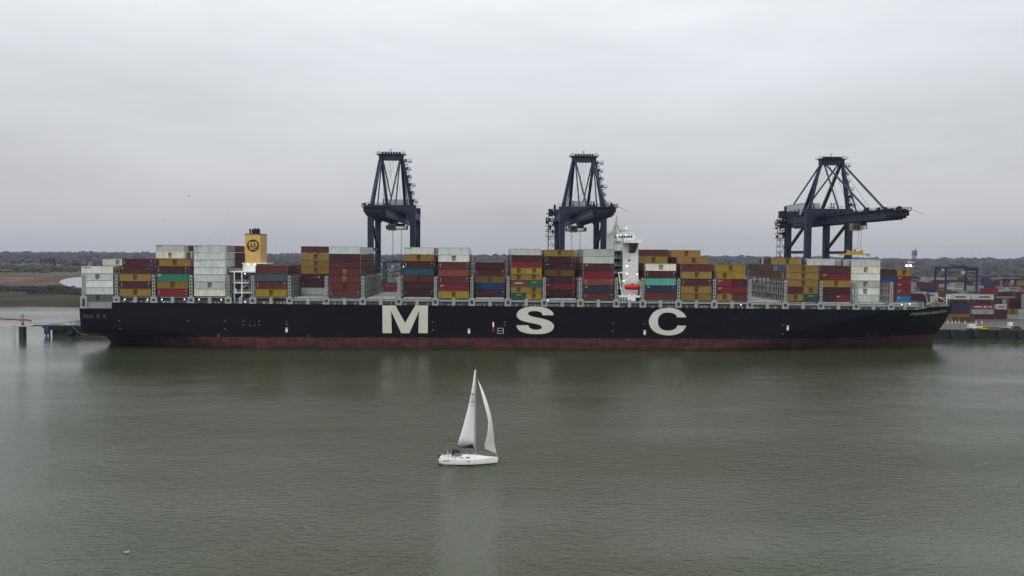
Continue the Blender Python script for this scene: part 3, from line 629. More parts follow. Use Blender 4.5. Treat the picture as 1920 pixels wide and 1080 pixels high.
b.add([(tx0 + 2.6, TY - .02, tz1 - 5), (tx0 + 4.9, TY - .02, tz1 - 5), (tx0 + 5.6, 2.2, tz1 - .92), (tx0 + 3.2, 2.2, tz1 - .92), (tx0 + 2.6, TY - .02, tz1 - .95), (tx0 + 5.6, TY - .02, tz1 - .95)], [(0, 1, 2, 3), (0, 3, 4), (1, 5, 2), (3, 2, 5, 4)])
b.build('shaded_wing_bracket', M_dgrey, tower)  # dark colour stands for the shadow under the bridge wing
for px, py, w_, h_ in ((1178.8, 473, 1.6, 1.6), (1180, 488.5, 4.2, 3.2)):
    c = onY(px, py, TY); s_ = 4.6; MB().box(c.x - w_ / s_ / 2, c.x + w_ / s_ / 2, TY - .05, TY - .005, c.z - h_ / s_ / 2, c.z + h_ / s_ / 2).build('porthole', M_glass, tower)
# aft side galleries and stairs
b = MB(); g0, g1 = tx0 - 3.4, tx0 - .01
zz = tz1 - 4.2; zs_ = []
while zz > zd + 6: zs_.append(zz); zz -= 3.05
for k, z_ in enumerate(zs_):
    b.box(g0, g1, TY + 1.2, TY + 14, z_, z_ + .3); b.rail((g0 + .1, TY + 1.25, z_ + .3), (g1 - .1, TY + 1.25, z_ + .3), 1.1, 1, .06)
    b.rail((g0 + .05, TY + 1.25, z_ + .3), (g0 + .05, TY + 14, z_ + .3), 1.1, 1.6, .06)
    if k: b.bar((g0 + .5, TY + 2.2, z_ + .3), (g1 - .5, TY + 5.5, zs_[k - 1]), .5, .12)
b.box(g0 - .25, g0 + .1, TY + 1.4, TY + 1.7, zd, zs_[0] + 3.6); b.build('stair_gallery', M_lgrey, tower)
MB().box(tx0 - 1.19, tx0 - .01, TY + 2, TY + 5.8, zd, zs_[0]).build('gallery_recess_fill', M_dgrey, tower)  # dark grey block filling the hollow behind the galleries
# mast, radars, domes
mxp = onY(1155.5, 420, YC); b = MB(); mt = onY(1156, 403, YC).z
b.cyl((mxp.x - .5, YC, wz1), (mxp.x + .2, YC, mt), .55, .12, 8); b.cyl((mxp.x - 2, YC, wz1), (mxp.x - .2, YC, wz1 + 4.6), .28, .2, 6); b.cyl((mxp.x + 1.8, YC, wz1), (mxp.x, YC, wz1 + 4.6), .28, .2, 6)
for k, (h_, l_) in enumerate(((2.2, 2.6), (3.7, 1.8), (5.2, 2.6), (6.9, 1.5))): b.box(mxp.x - l_ / 2, mxp.x + l_ / 2, YC - .35, YC + .35, wz1 + h_, wz1 + h_ + .16)
b.box(mxp.x - .2, mxp.x + 2.4, YC - .8, YC - .6, wz1 + 3.1, wz1 + 3.35); b.bar((mxp.x - .1, YC, mt - 1.2), (mxp.x + 1.4, YC, mt - .8), .1)
b.build('radar_mast', M_lgrey, tower)
b = MB(); c = onY(1174.3, 429, TY + 8); b.cyl((c.x, c.y, wz1 + .25), (c.x, c.y, c.z - .6), .12, n=6); b.ball(c, .75, 10, 7); b.build('satellite_dome', M_white, tower)
b = MB(); b.rail((tx0 - 1.9, TY + 4.6, wz1 + .25), (tx1 - .4, TY + 4.6, wz1 + .25), 1.1, 1, .06); b.rail((tx0 - 1.9, TY + 4.6, wz1 + .25), (tx0 - 1.9, tyf - 4.6, wz1 + .25), 1.1, 2, .06)
b.box(tx0 + .5, tx0 + 3.5, TY + 8, TY + 12, wz1 + .252, wz1 + 1.5); b.build('monkey_island', M_lgrey, tower)
b = MB(); b.box(tx0 - 3.0, tx0 - .02, TY + 12, tyf - 6, zd, tz1 - 3.2); b.box(tx0 - 2.6, tx0 - .05, TY + 13, tyf - 8, tz1 - 3.19, wz1 - .3); b.build('aft_house', M_white, tower)
# boat deck in front
bx0, bx1 = onY(1160, 558, 1).x, onY(1201, 558, 1).x; bz0, bz1 = onY(1180, 564.3, 1).z, onY(1180, 554.3, 1).z
b = MB(); b.box(bx0, bx1, 1, TY - .01, bz1 - .75, bz1); b.box(bx0 + 3.6, bx1 - 2.0, 1.02, 3, bz0, bz1 - .76); b.box(bx0 + .1, bx0 + 3.5, 2.6, 3.2, bz0, bz1 - .76, 1)
for k in range(3): b.box(bx0 + .3 + k * 1.1, bx0 + .5 + k * 1.1, 1.2, 1.4, bz0 - .3, bz1 - .76)
for k in range(2): b.box(bx0 + .1, bx0 + 3.5, 1.2, 1.3, bz0 + .4 + k * .6, bz0 + .5 + k * .6)
for k in (4.6, 6.6): b.cyl((bx0 + k, 2, bz1), (bx0 + k, 2, bz1 + .8), .35)
b.build('boat_deck', [M_white, M_dgrey], ship)
b = MB(); lx0, lx1 = onY(1171, 538, 2).x, onY(1200, 538, 2).x; lz0, lz1 = onY(1185, 544, 2).z, onY(1185, 532.5, 2).z
d0 = onY(1160, 511, 2); d1 = onY(1164.5, 541, 2); d2 = onY(1196.5, 514.5, 2); d3 = onY(1165, 528, 2); d4 = onY(1196.5, 526.5, 2)
b.bar((d0.x, 2.3, d0.z), (d1.x, 2.3, d1.z), .7, .4); b.bar((d3.x, 2.3, d3.z), (d2.x, 2.3, d2.z), .4, .35); b.bar((d0.x, 2.3, d0.z), (onY(1178, 511, 2).x, 2.3, onY(1178, 511, 2).z), .4); b.bar((onY(1178, 511, 2).x, 2.3, onY(1178, 511, 2).z), (d4.x - 1, 2.3, d4.z), .35)
b.bar((onY(1172, 526.5, 2).x, 2.3, d4.z), (d4.x + .5, 2.3, d4.z), .3); b.bar((d2.x, 2.3, d2.z), (d2.x + .1, 2.3, lz1), .22); b.bar((d1.x, 2.3, d1.z), (d1.x + .6, 2.3, bz1), .8, .4); b.box(d0.x - .1, d0.x + 2.4, 1.9, 3.2, d1.z, d1.z + .25)
b.bar((d4.x + .8, 2.3, d4.z), (d4.x + 1.1, 2.3, bz1), .3); b.bar((lx0 + .6, 2.3, d4.z), (lx0 + .6, 2.3, lz1 - .1), .12)
b.build('davit', M_white, ship)
for px, py in ((1175.5, 513.5), (1195, 514), (1170.3, 526.7), (1176, 499)): c = onY(px, py, 1.5 if py > 500 else TY - .3); MB().ball(c, 0.19, 7, 5).build('deck_lamp', M_lamp, ship)
# the lifeboat itself, hanging from the davit
r = thing('lifeboat', ((lx0 + lx1) / 2, 2, lz0), 'red enclosed lifeboat hanging from the davit in front of the bridge tower', 'lifeboat')
b = MB(); Ls = []
NS = 13
for i in range(NS):
    u = i / (NS - 1); x = lx0 + (lx1 - lx0) * u; e_ = (1 - abs(2 * u - 1) ** 3.2) ** .5 if 0 < u < 1 else .12
    for k in range(10):
        a = 2 * math.pi * k / 10; Ls.append((x, 2 + 1.35 * e_ * math.cos(a), (lz0 + lz1) / 2 + (lz1 - lz0) / 2 * (.45 + .55 * e_) * math.sin(a)))
b.add(Ls, [(i * 10 + k, i * 10 + (k + 1) % 10, (i + 1) * 10 + (k + 1) % 10, (i + 1) * 10 + k) for i in range(NS - 1) for k in range(10)] + [tuple(range(10)), tuple(range((NS - 1) * 10, NS * 10))])
b.build('hull', mat('lifeboat red', (.55, .025, .03), rough=.4), r, smooth=True)
zm = (lz0 + lz1) / 2; b = MB(); b.box(lx0 + .25, lx1 - .25, .58, .66, zm - .1, zm + .1); b.build('fender_strip', mat('lifeboat strip', (.4, .02, .02)), r)
b = MB(); b.box((lx0 + lx1) / 2 - .2, (lx0 + lx1) / 2 + .5, 1.5, 2.5, lz1 - .2, lz1 + .35); b.build('steering_cupola', mat('lifeboat red', (0, 0, 0)), r)

# ---- foredeck
zf_ = ztop(185) - 1.2
b = MB()
for px, py, r_, h_ in ((1741, 570, .8, 1.6), (1746, 568, 1.0, 2.2), (1751, 570, .9, 1.9), (1757, 569, 1.1, 2.0), (1762, 567, .8, 2.6), (1766, 570, .7, 1.5), (1770, 571, .9, 1.2), (1749, 566, .7, 3.2)):
    c = onY(px, py, YC); b.cyl((c.x, YC - 1.5, zf_ + h_ * .5), (c.x, YC + 1.5, zf_ + h_ * .5), r_, n=10); b.box(c.x - .4, c.x + .5, YC - 3, YC - 2.4, zf_, zf_ + h_)
b.build('windlass', mat('windlass grey', (.2, .22, .22), dirt=.5), ship)
b = MB(); c = onY(1774.8, 572, YC); zt_ = onY(1775, 552, YC).z; e_ = onY(1757.5, 556.5, YC)
b.cyl((c.x, YC, zf_), (c.x, YC, zt_), .2, .13, 8); b.bar((c.x, YC, onY(1775, 565, YC).z), (e_.x, YC - 1, e_.z), .22); b.bar((c.x, YC, onY(1775, 559, YC).z), (e_.x, YC + 1, e_.z), .12); b.build('fore_mast', M_white, ship)
b = MB(); P_ = [onY(px, py, 16) for px, py in ((1740, 573.5), (1739, 565), (1737, 556), (1733.5, 551), (1728, 549))]
for a, c in zip(P_, P_[1:]): b.cyl(a, c, .2, n=7)
b.build('vent_pipe', M_lgrey, ship)
b = MB(); xw = PB[24] + 1; b.box(xw, xw + .6, edgeY(xw) + 1, 2 * YC - edgeY(xw) - 1, zdeck(xw), zhat(170) + .3); b.build('breakwater', M_grey, ship)
#@@CONT
# ------------------------------------------------------------------ containers
CC = {'maroon': (.062, .015, .019), 'dark maroon': (.050, .013, .018), 'brick red': (.105, .026, .022), 'crimson': (.165, .014, .025), 'ochre': (.27, .165, .038), 'yellow': (.34, .23, .028),
      'tan': (.19, .115, .038), 'light grey': (.46, .49, .47), 'pale grey': (.57, .61, .59), 'white': (.72, .74, .70), 'cream': (.66, .64, .53), 'grey': (.25, .27, .27), 'dark grey': (.11, .12, .125), 'navy': (.018, .028, .085),
      'blue': (.018, .05, .15), 'grey blue': (.06, .085, .12), 'teal blue': (.012, .075, .11), 'green': (.018, .085, .055), 'sea green': (.025, .20, .14), 'turquoise': (.10, .38, .28), 'salmon red': (.20, .050, .035), 'bright blue': (.03, .15, .33), 'brown': (.10, .045, .025), 'purple maroon': (.052, .014, .028)}
def cmat(c):
    light = max(CC[c]) > .3
    return mat('container ' + c, CC[c], rough=.62, vary=.15, scale=.9, rnd=.16, dirt=.4 if light else .3, dirtc=(.24, .17, .11) if light else (.05, .035, .03))
def container_mesh(Ln, reefer=False):
    b = MB(); W = 2.438; H = 1.0; e = .16
    b.box(0, e, 0, .12, 0, H, 0)
    b.v, b.f, b.m = [], [], []
    for x in (0, Ln - e):
        for y in (0, W - .16): b.box(x, x + e, y, y + .16, 0, H)
    for y in (0, W - .1):
        b.box(e, Ln - e, y, y + .1, 0, .055); b.box(e, Ln - e, y, y + .1, .965, H)
    for x in (0, Ln - .1): b.box(x, x + .1, .16, W - .16, 0, .055); b.box(x, x + .1, .16, W - .16, .955, H)
    # corrugated sides
    n = int(Ln / (.42 if not reefer else 1.2)); dd = .07 if not reefer else .015
    for y, sg in ((.09, 1), (W - .09, -1)):
        P = []
        for i in range(n):
            x = e + (Ln - 2 * e) * i / n; s_ = (Ln - 2 * e) / n
            P += [(x, y), (x + s_ * .35, y), (x + s_ * .5, y + sg * dd), (x + s_ * .85, y + sg * dd)]
        P.append((Ln - e, y)); k = len(P)
        b.add([(a, c, .055) for a, c in P] + [(a, c, .965) for a, c in P], [(i, i + 1, k + i + 1, k + i) for i in range(k - 1)])
    for x in (.04, Ln - .04):
        b.add([(x, .16, .055), (x, W - .16, .055), (x, W - .16, .955), (x, .16, .955)], [(0, 1, 2, 3)])
    b.add([(e, .1, .985), (Ln - e, .1, .985), (Ln - e, W - .1, .985), (e, W - .1, .985)], [(0, 1, 2, 3)])
    b.add([(.1, .1, .02), (Ln - .1, .1, .02), (Ln - .1, W - .1, .02), (.1, W - .1, .02)], [(0, 1, 2, 3)])
    me = bpy.data.meshes.new('shipping_container'); me.from_pydata(b.v, [], b.f); me.materials.append(cmat('maroon')); me.update(); return me
LEN = {40: 12.192, 20: 6.058}
CM = {(k, r_): container_mesh(LEN[k], r_) for k in LEN for r_ in (False, True)}
def door_mesh():
    b = MB()
    for y in (.45, .85, 1.45, 1.9): b.box(-.05, .0, y, y + .06, .04, .96, 1)
    b.box(-.02, .015, .2, 1.19, .06, .95, 0); b.box(-.02, .015, 1.25, 2.24, .06, .95, 0)
    for y in (.42, 1.4): b.box(-.045, -.02, y, y + .5, .42, .46, 1)
    me = bpy.data.meshes.new('door'); me.from_pydata(b.v, [], b.f); me.materials.append(cmat('maroon')); me.materials.append(M_lgrey); me.polygons.foreach_set('material_index', b.m); me.update(); return me
DOOR = door_mesh()
def reefer_mesh():
    b = MB(); b.box(-.04, .03, .22, 2.22, .08, .94, 0)
    for y in (.72, 1.72): b.cyl((-.06, y, .68), (-.041, y, .68), .36, n=12, mi=1)
    b.v = [(x, y, .68 + (z - .68) * (.38 if (x < -.0405 and abs(x + .04) > 1e-4) or False else 1)) for x, y, z in b.v]
    b.box(-.055, -.041, .4, 2.05, .14, .42, 1)
    me = bpy.data.meshes.new('refrigeration_unit'); me.from_pydata(b.v, [], b.f); me.materials.append(M_lgrey); me.materials.append(M_black); me.polygons.foreach_set('material_index', b.m); me.update(); return me
REEF = reefer_mesh()
def emblem_mesh():
    b = MB(); word(b, 'm', -.78, .55, 1.56, .33, 0, .035); b.box(-.84, .84, -.004, 0, .5, .53); word(b, 'SC', -.68, .16, 1.36, .31, 0, .04)
    me = bpy.data.meshes.new('emblem'); me.from_pydata(b.v, [], b.f); me.materials.append(M_black); me.update(); return me
EMB = emblem_mesh()
def marking_mesh(words):
    b = MB()
    for body, x, z, w_, h, mi in words:
        if body == '|': b.box(x, x + w_, -.004, 0, z, z + h)
        elif body == 'X': b.add([(x, 0, z), (x + .5, 0, z), (x + w_, 0, z + h), (x + w_ - .5, 0, z + h)], [(0, 1, 2, 3)]); b.add([(x, -.002, z + h), (x + .45, -.002, z + h), (x + w_, -.002, z), (x + w_ - .45, -.002, z)], [(0, 1, 2, 3)])
        else: word(b, body, x, z, w_, h, 0, .03)
    me = bpy.data.meshes.new('marking'); me.from_pydata(b.v, [], b.f); me.materials.append(M_white); me.update(); return me
M_ebrown = mat('container emblem', (.028, .014, .010)); M_eyel = mat('container emblem yellow', (.36, .19, .04)); M_edred = mat('container emblem dark red', (.03, .004, .008)); M_mark = mat('marking white', (.6, .6, .58)); M_mblack = mat('marking black', (.02, .02, .02)); M_pink = mat('faded pink panel', (.42, .14, .15)); M_sky = mat('pale star blue', (.2, .42, .48))
MK = {'id': (marking_mesh([('|', .75, .25, .12, .5, 0), ('|', 11.1, .68, .5, .1, 0), ('|', 11.2, .2, .12, .16, 0)]), M_mark, 'with small white markings'),
      'id2': (marking_mesh([('|', .7, .72, .9, .1, 0), ('|', 11.2, .5, .1, .3, 0)]), M_mark, 'with a short white mark'),
      'top': (marking_mesh([('CRONOS', .5, .74, 3.3, .13, 0)]), M_mblack, 'with small black lettering'),
      'small': (marking_mesh([('|', .8, .78, .7, .1, 0), ('|', 1.8, .8, 1.3, .05, 0)]), M_mblack, 'with a tiny black mark'),
      'hs': (marking_mesh([('HAMBURG', .7, .72, 1.7, .1, 0), ('SUD', .7, .57, .9, .1, 0)]), M_mark, 'with tiny white lettering'),
      'hs20': (marking_mesh([('HAMBURG', .5, .72, 1.5, .1, 0), ('SUD', .5, .57, .8, .1, 0)]), M_mark, 'with tiny white lettering'),
      'flo': (marking_mesh([('FLORENS', 1.4, .44, 3.2, .24, 0)]), M_mark, 'with white lettering'),
      'ev': (marking_mesh([('EVERGREEN', 2.1, .68, 2.0, .1, 0)]), M_mark, 'with tiny white lettering'),
      'bb': (marking_mesh([('|', .5, .72, 1.2, .14, 0)]), M_mark, 'with a small white panel'),
      'bird': (marking_mesh([('|', 5, .5, 1.8, .06, 0), ('X', 6.9, .35, 1.0, .35, 0)]), mat('marking tan', (.35, .2, .13)), 'with a pale bird mark'),
      'mae': (marking_mesh([('MAERSK', 4.0, .3, 6.2, .42, 0)]), M_mblack, 'with big black lettering'),
      'mae20': (marking_mesh([('MAERSK', 1.3, .34, 3.7, .34, 0)]), M_mblack, 'with black lettering'),
      'ham': (marking_mesh([('HAMBURG', .9, .34, 4.6, .32, 0), ('X', 6.2, .2, 2.4, .6, 0), ('SUD', 9.1, .34, 2.2, .32, 0)]), M_mark, 'with big white lettering and a cross'),
      'pink': (marking_mesh([('|', 6.0, .28, 2.7, .48, 0), ('|', 2.2, .36, .1, .1, 0)]), M_pink, 'with a faded pink panel')}
STAR = bpy.data.meshes.new('star_panel'); _b = MB(); _b.box(1.6, 3.0, -.005, 0, .22, .8); STAR.from_pydata(_b.v, [], _b.f); STAR.materials.append(M_sky)

CON = []         # every container of the scene as data first: x, y, z, length, height, colour, extras, words
def put(x, y, z, ln, h, c, ex='', where='', rot=0): CON.append(dict(x=x, y=y, z=z, ln=ln, h=h, c=c, ex=ex, where=where, rot=rot))
ORD = ['first', 'second', 'third', 'fourth', 'fifth', 'sixth', 'seventh', 'eighth', 'ninth', 'tenth', 'eleventh', 'twelfth', 'thirteenth', 'fourteenth', 'fifteenth', 'sixteenth', 'seventeenth', 'eighteenth', 'nineteenth', 'twentieth']
POOL = ['maroon', 'maroon', 'dark maroon', 'brick red', 'brick red', 'crimson', 'ochre', 'ochre', 'brown', 'tan', 'light grey', 'navy', 'grey blue', 'green', 'purple maroon', 'salmon red', 'pale grey']
AB = {'m': 'maroon', 'd': 'dark maroon', 'b': 'brick red', 'c': 'crimson', 'o': 'ochre', 'y': 'yellow', 'O': 'tan', 'l': 'light grey', 'p': 'pale grey', 'w': 'white', 'C': 'cream', 'g': 'grey', 'D': 'dark grey', 'n': 'navy', 'B': 'blue', 'e': 'grey blue', 't': 'teal blue', 'G': 'green', 'S': 'sea green', 'T': 'turquoise', 's': 'salmon red', 'k': 'bright blue', 'r': 'brown', 'u': 'purple maroon'}
RP = 2.5
def bay(i, nm_, px, yt, yb, nt, r0, groups, seed, reef=False):
    """px, yt, yb: where the photo shows the near stack's left edge, top and bottom; r0: its row across the ship"""
    rs = random.Random(seed); x = PB[i] + (PB[i + 1] - PB[i] - 12.19) / 2 if i else -159.25; Yr = r0 * RP + .35
    xm = x + 6; zb = onY(px, yb, Yr).z; h = (onY(px, yt, Yr).z - zb) / nt
    first = min(g[0] for g in groups)
    for (ra, rb, spec) in groups:
        for r_ in range(ra, rb + 1):
            y = r_ * RP + .35
            if y < edgeY(xm) - .6 or y > 2 * YC - edgeY(xm) - 1.9: continue
            rowname = 'front row' if r_ == first else ORD[min(19, r_ - first)] + ' row back'
            for t_, s_ in enumerate(spec):
                for half_, ss in enumerate(s_.split('/')):
                    if ss == '': continue
                    c = AB[ss[0]] if ss[0] != '?' else rs.choice(POOL); ex = ss[1:]
                    if r_ > ra and ss[0] != '?' and not ex.startswith('!'):
                        if r_ > ra: ex = ''
                        if rs.random() < .8 and not (ex == '' and len(spec) <= 1): 
                            if not reef and ss[-1] != '=': c = rs.choice(POOL)
                    ex = ex.replace('!', '').replace('=', '')
                    two = '/' in s_; ln = 20 if two else 40
                    xx = x if not two or half_ == 0 else x + LEN[40] - LEN[20]
                    sd = ('left ' if half_ == 0 else 'right ') if two else ''
                    put(xx, y, zb + t_ * h, ln, h - .10, c, ex + ('R' if reef else ''), sd + ORD[t_] + ' tier of ' + nm_ + (', ' + rowname if r_ != first else ''), rot=0 if i <= 11 else 1)
Q = '?'
bay(0, 'the sternmost stack', 154, 498.8, 578, 6, 0, [(0, 6, ['g=', 'D=*', 'p=', 'p=', 'l=*', 'w=top']), (7, 19, [Q] * 6 + ['C=*'])], 1, True)  # two lowest tiers get darker greys for the shade of the stern recess
bay(1, 'the second stack from stern', 222, 498.7, 554.8, 4, 0, [(0, 0, ['o*', 'mid', 'o*', 'mid2']), (1, 13, ['?'] * 4 + ['mid']), (14, 19, ['?'] * 5 + ['C=*', 'l=small'])], 2)
bay(2, 'the third stack from stern', 293, 498.7, 554.8, 4, 0, [(0, 0, ['cid', 'o*', 'Sbb', 'mid']), (1, 19, [Q] * 4 + ['o*'])], 3)
bay(3, 'the grey stack left of funnel', 362, 459, 555, 7, 0, [(0, 0, ['C', 'l*', 'p', 'p', 'psmall', 'p', 'psmall']), (1, 4, ['l=', 'l=', 'l=', 'r=', 'l=', 'l=', 'g=']), (5, 9, [Q, Q, 'r=', 'O=', 'r=', 'd=', 'c=']), (10, 19, [Q, Q, Q, Q, Q, 'b=', 'l='])], 4)
bay(5, 'the low stack right of the funnel', 479, 497, 556, 4, 0, [(0, 0, ['y*', 'bid', 'esmall', 'b']), (1, 19, [Q, Q, 'r=', 'b='])], 5)
bay(6, 'the second stack right of funnel', 564, 461.3, 551.7, 7, 6, [(6, 9, ['lid', 'ucid'[0] + 'id', 'dbird', 'o*', 'o*', 'o*', 'b']), (10, 19, [Q] * 6 + ['b='])], 6)
bay(7, 'the third stack right of funnel', 616, 461.7, 556.7, 7, 0, [(0, 0, ['bid', 'b#', 'b%', 'b%', 'b', 'u', 'p']), (1, 5, [Q, Q, Q, 'r=', 'b=', 'b=', 'w=']), (6, 14, [Q, Q, 'o=', 'm=', 'b=', 'b=', 'w='])], 7)
bay(9, 'the stack above the letter M', 757, 463, 554.7, 7, 3, [(3, 19, ['did', 'd', 'b#', 't', 'mid', 'o*', 'p=small'])], 8)
bay(10, 'the white topped stack between M and S', 822.5, 463.5, 558.5, 7, 0, [(0, 19, ['y*', 'chs', 'bid', 's', 'bid', 'w*', 'p='])], 9)
bay(11, 'the low stack left of the letter S', 890, 490.8, 555.8, 5, 3, [(3, 19, ['mid', 'B', 'O*', 'mid', 'm'])], 10)
bay(12, 'the stack of short pairs above S', 956, 477.5, 561, 7, 0, [(0, 0, ['Gev/y*', 'o*/o*', 'sflo/Gev', 'o*/o*', 'y*/y*', 'c/c', 'm/m']), (1, 2, [Q] * 7 + ['p=']), (3, 19, [Q] * 7 + ['p='])], 11)
bay(13, 'the stack right of the short pairs', 1020, 467.5, 555.8, 7, 3, [(3, 5, ['did', 'cid2', 'mid']), (6, 19, [Q, Q, Q, 'O*', 'uid2', 'mid', 'o*'])], 12)
bay(14, 'the stack left of the bridge tower', 1093, 466.3, 561.7, 7, 0, [(0, 0, ['bid', 'nid2', 'sid', 'c', 'mid2', 'p', 'l']), (1, 8, ['?', '?', '?', 'b=', 'r=', 'o=', 'g=']), (9, 19, [Q, Q, Q, 'n=', 'o=', 'o=', 'l='])], 13)
bay(16, 'the stack right of the bridge tower', 1211, 494, 561.7, 5, 0, [(0, 0, ['b', 'nid2', 'T', 'mid', 'C*']), (1, 5, [Q, Q, 'r=', 'd=', 'r=']), (6, 19, [Q, Q, Q, 'r=', 'd=', 'o*', 'b'])], 14)
bay(17, 'the second stack right of bridge tower', 1279, 495, 562.8, 5, 0, [(0, 1, ['o*', 'o*', 'mid', 'o*', 'b']), (2, 6, [Q, Q, 'd=', 'r=', 'd=', 'o*']), (7, 19, [Q, Q, Q, Q, 'r=', 'd=', 'o*'])], 15)
bay(18, 'the third stack right of bridge tower', 1342, 495.8, 562.8, 5, 1, [(0, 0, ['o*/b', 'chs20/c', 'chs20/m', 'y*/']), (1, 19, [Q, Q, Q, 'y*', 'y*'])], 16)
bay(20, 'the stack right of the empty bay', 1473, 496.7, 564, 5, 0, [(0, 0, ['o*/Gev', 'm/o*', 'o*', 'o*', 'o*']), (1, 6, [Q, Q, 'r=', 'r=', 'e=']), (7, 13, [Q, Q, Q, 'b=', 'r=', 'o*']), (14, 19, [Q, Q, Q, 'r=', 'm='])], 17)
bay(21, 'the stack left of white bow stack', 1540, 498, 565, 5, 1, [(1, 1, ['d/chs20', 'd', 'o*', 'chs', 'm']), (2, 6, [Q, Q, Q, Q, 'd=']), (7, 19, [Q, Q, Q, Q, 'm=', 'l=R'])], 18)
bay(22, 'the white stack near the bow', 1606, 485.8, 565.8, 6, 3, [(3, 19, ['l=R', 'w=*R', 'l=*R', 'w=R', 'C=*R', 'p=R'])], 19)
bay(23, 'the foremost stack', 1677, 504.7, 567, 5, 4, [(4, 17, ['b/khs20', 'b/bhs20', 'b/chs20', 'B/chs20', 'm/o*'])], 20)

# container yard behind the quay
def yard(x, y, cols, ln, where):
    for t_, c in enumerate(cols):
        cc = AB[c[0]]; put(x, y, QZ + t_ * 2.72 + .01, ln, 2.7, cc, c[1:], ORD[t_] + ' tier of ' + where, rot=1)
YY = 116.5
def yx(px): return onY(px, 600, YY).x
yard(yx(1777), YY, ['O', 'm', 'n', 'did', 'lmaeX'], 40, 'the yard stack nearest the bow')
yard(yx(1822), YY, ['m', 'gpink', 'cham', 'mid', 'lmaeX'], 40, 'the second front yard stack')
yard(yx(1867), YY, ['d', 'd', 'lmae20'], 20, 'the third front yard stack')
yard(yx(1889), YY, ['g', 'O*'], 20, 'the fourth front yard stack')
yard(yx(1909), YY, ['g', 'g'], 20, 'the fifth front yard stack')
yard(yx(1930), YY, ['m', 'l', 'b'], 40, 'the sixth front yard stack')
yard(onY(1786, 600, 100).x, 100, ['r'], 40, 'the low brown row beside the quay road'); yard(onY(1800, 600, 97.4).x, 97.4, ['r'], 20, 'the low row nearest the quay edge')
rs = random.Random(5)
YP = ['maroon', 'maroon', 'maroon', 'brick red', 'brick red', 'dark maroon', 'dark maroon', 'crimson', 'ochre', 'tan', 'light grey', 'grey', 'navy', 'brown', 'brick red', 'grey', 'grey']
blocks = [(126, 5), (134, 5), (152, 5), (160, 5), (178, 4), (186, 5), (206, 5), (214, 4), (236, 5), (262, 5), (290, 4), (330, 5), (380, 5), (440, 4), (520, 5), (610, 4)]
inv = {v: k for k, v in AB.items()}
for bi, (yb_, mxh) in enumerate(blocks):
    x = -95 + rs.uniform(0, 6); k = 0
    while x < 560:
        if not (bi < 2 and x < 214) and not (x > 560) and rs.random() < .93:
            ln = 20 if rs.random() < .12 else 40; n_ = max(1, min(5, int(rs.triangular(max(1, mxh - 1.6), mxh + 1, mxh + .6))))
            base = rs.choice(YP); cols = []
            for q in range(n_):
                if rs.random() < .55: base = rs.choice(YP)
                ex = ''
                if base in ('light grey', 'grey') and ln == 40 and rs.random() < .6: ex = 'maeX'
                elif base == 'ochre' or base == 'tan': ex = '*' if rs.random() < .7 else ''
                elif rs.random() < .3 and ln == 40: ex = 'id'
                cols.append(inv[base] + ex)
            yard(x, yb_, cols, ln, 'yard stack %s in yard row %s' % ('CNT', ORD[bi + 1])); 
        x += (12.19 if True else 0) + .45 + (3.5 if k % 6 == 5 else 0); k += 1

# which containers can be seen from the camera, or a few steps to either side of it
vs = []; fs = []
for c in CON:
    b_ = len(vs); l_ = LEN[c['ln']]
    for dx in (0, l_):
        for dy in (0, 2.44):
            for dz in (0, c['h']): vs.append((c['x'] + dx, c['y'] + dy, c['z'] + dz))
    fs += [tuple(b_ + i for i in f) for f in ((0, 1, 3, 2), (4, 6, 7, 5), (0, 4, 5, 1), (2, 3, 7, 6), (0, 2, 6, 4), (1, 5, 7, 3))]
nC = len(fs)
b_ = len(vs)
for dx in (SX, 175):
    for dy in (0.5, 50):
        for dz in (0, 16.5): vs.append((dx, dy, dz))
fs += [tuple(b_ + i for i in f) for f in ((0, 1, 3, 2), (4, 6, 7, 5), (0, 4, 5, 1), (2, 3, 7, 6), (0, 2, 6, 4), (1, 5, 7, 3))]
bvh = BVHTree.FromPolygons([Vector(v) for v in vs], fs)
for c in CON: c['n'] = 0; c['side'] = 0
for k, off in enumerate((0, -14, 14)):
    o_ = CAM + rgt * off; st = 1.35 if k == 0 else 2.4
    for iy in range(int((612 - 452) / st)):
        for ix in range(int(1800 / st)):
            px, py = 135 + ix * st, 452 + iy * st
            if k: d = (onY(px, py, 20) - o_).normalized()
            else: d = ray(px, py)
            hit = bvh.ray_cast(o_, d)
            if hit[2] is not None and hit[2] < nC: CON[hit[2] // 6]['n' if k == 0 else 'side'] += 1
vis = [c for c in CON if c['n'] > 0 or c['side'] > 1]
vis.sort(key=lambda c: -c['n'])
print('containers', len(CON), 'seen', sum(c['n'] > 0 for c in CON), 'kept', len(vis))
KEEP = 300; solo = [c for c in vis if c['n'] > 0][:KEEP]; ids = set(id(c) for c in solo); rest = [c for c in vis if id(c) not in ids]
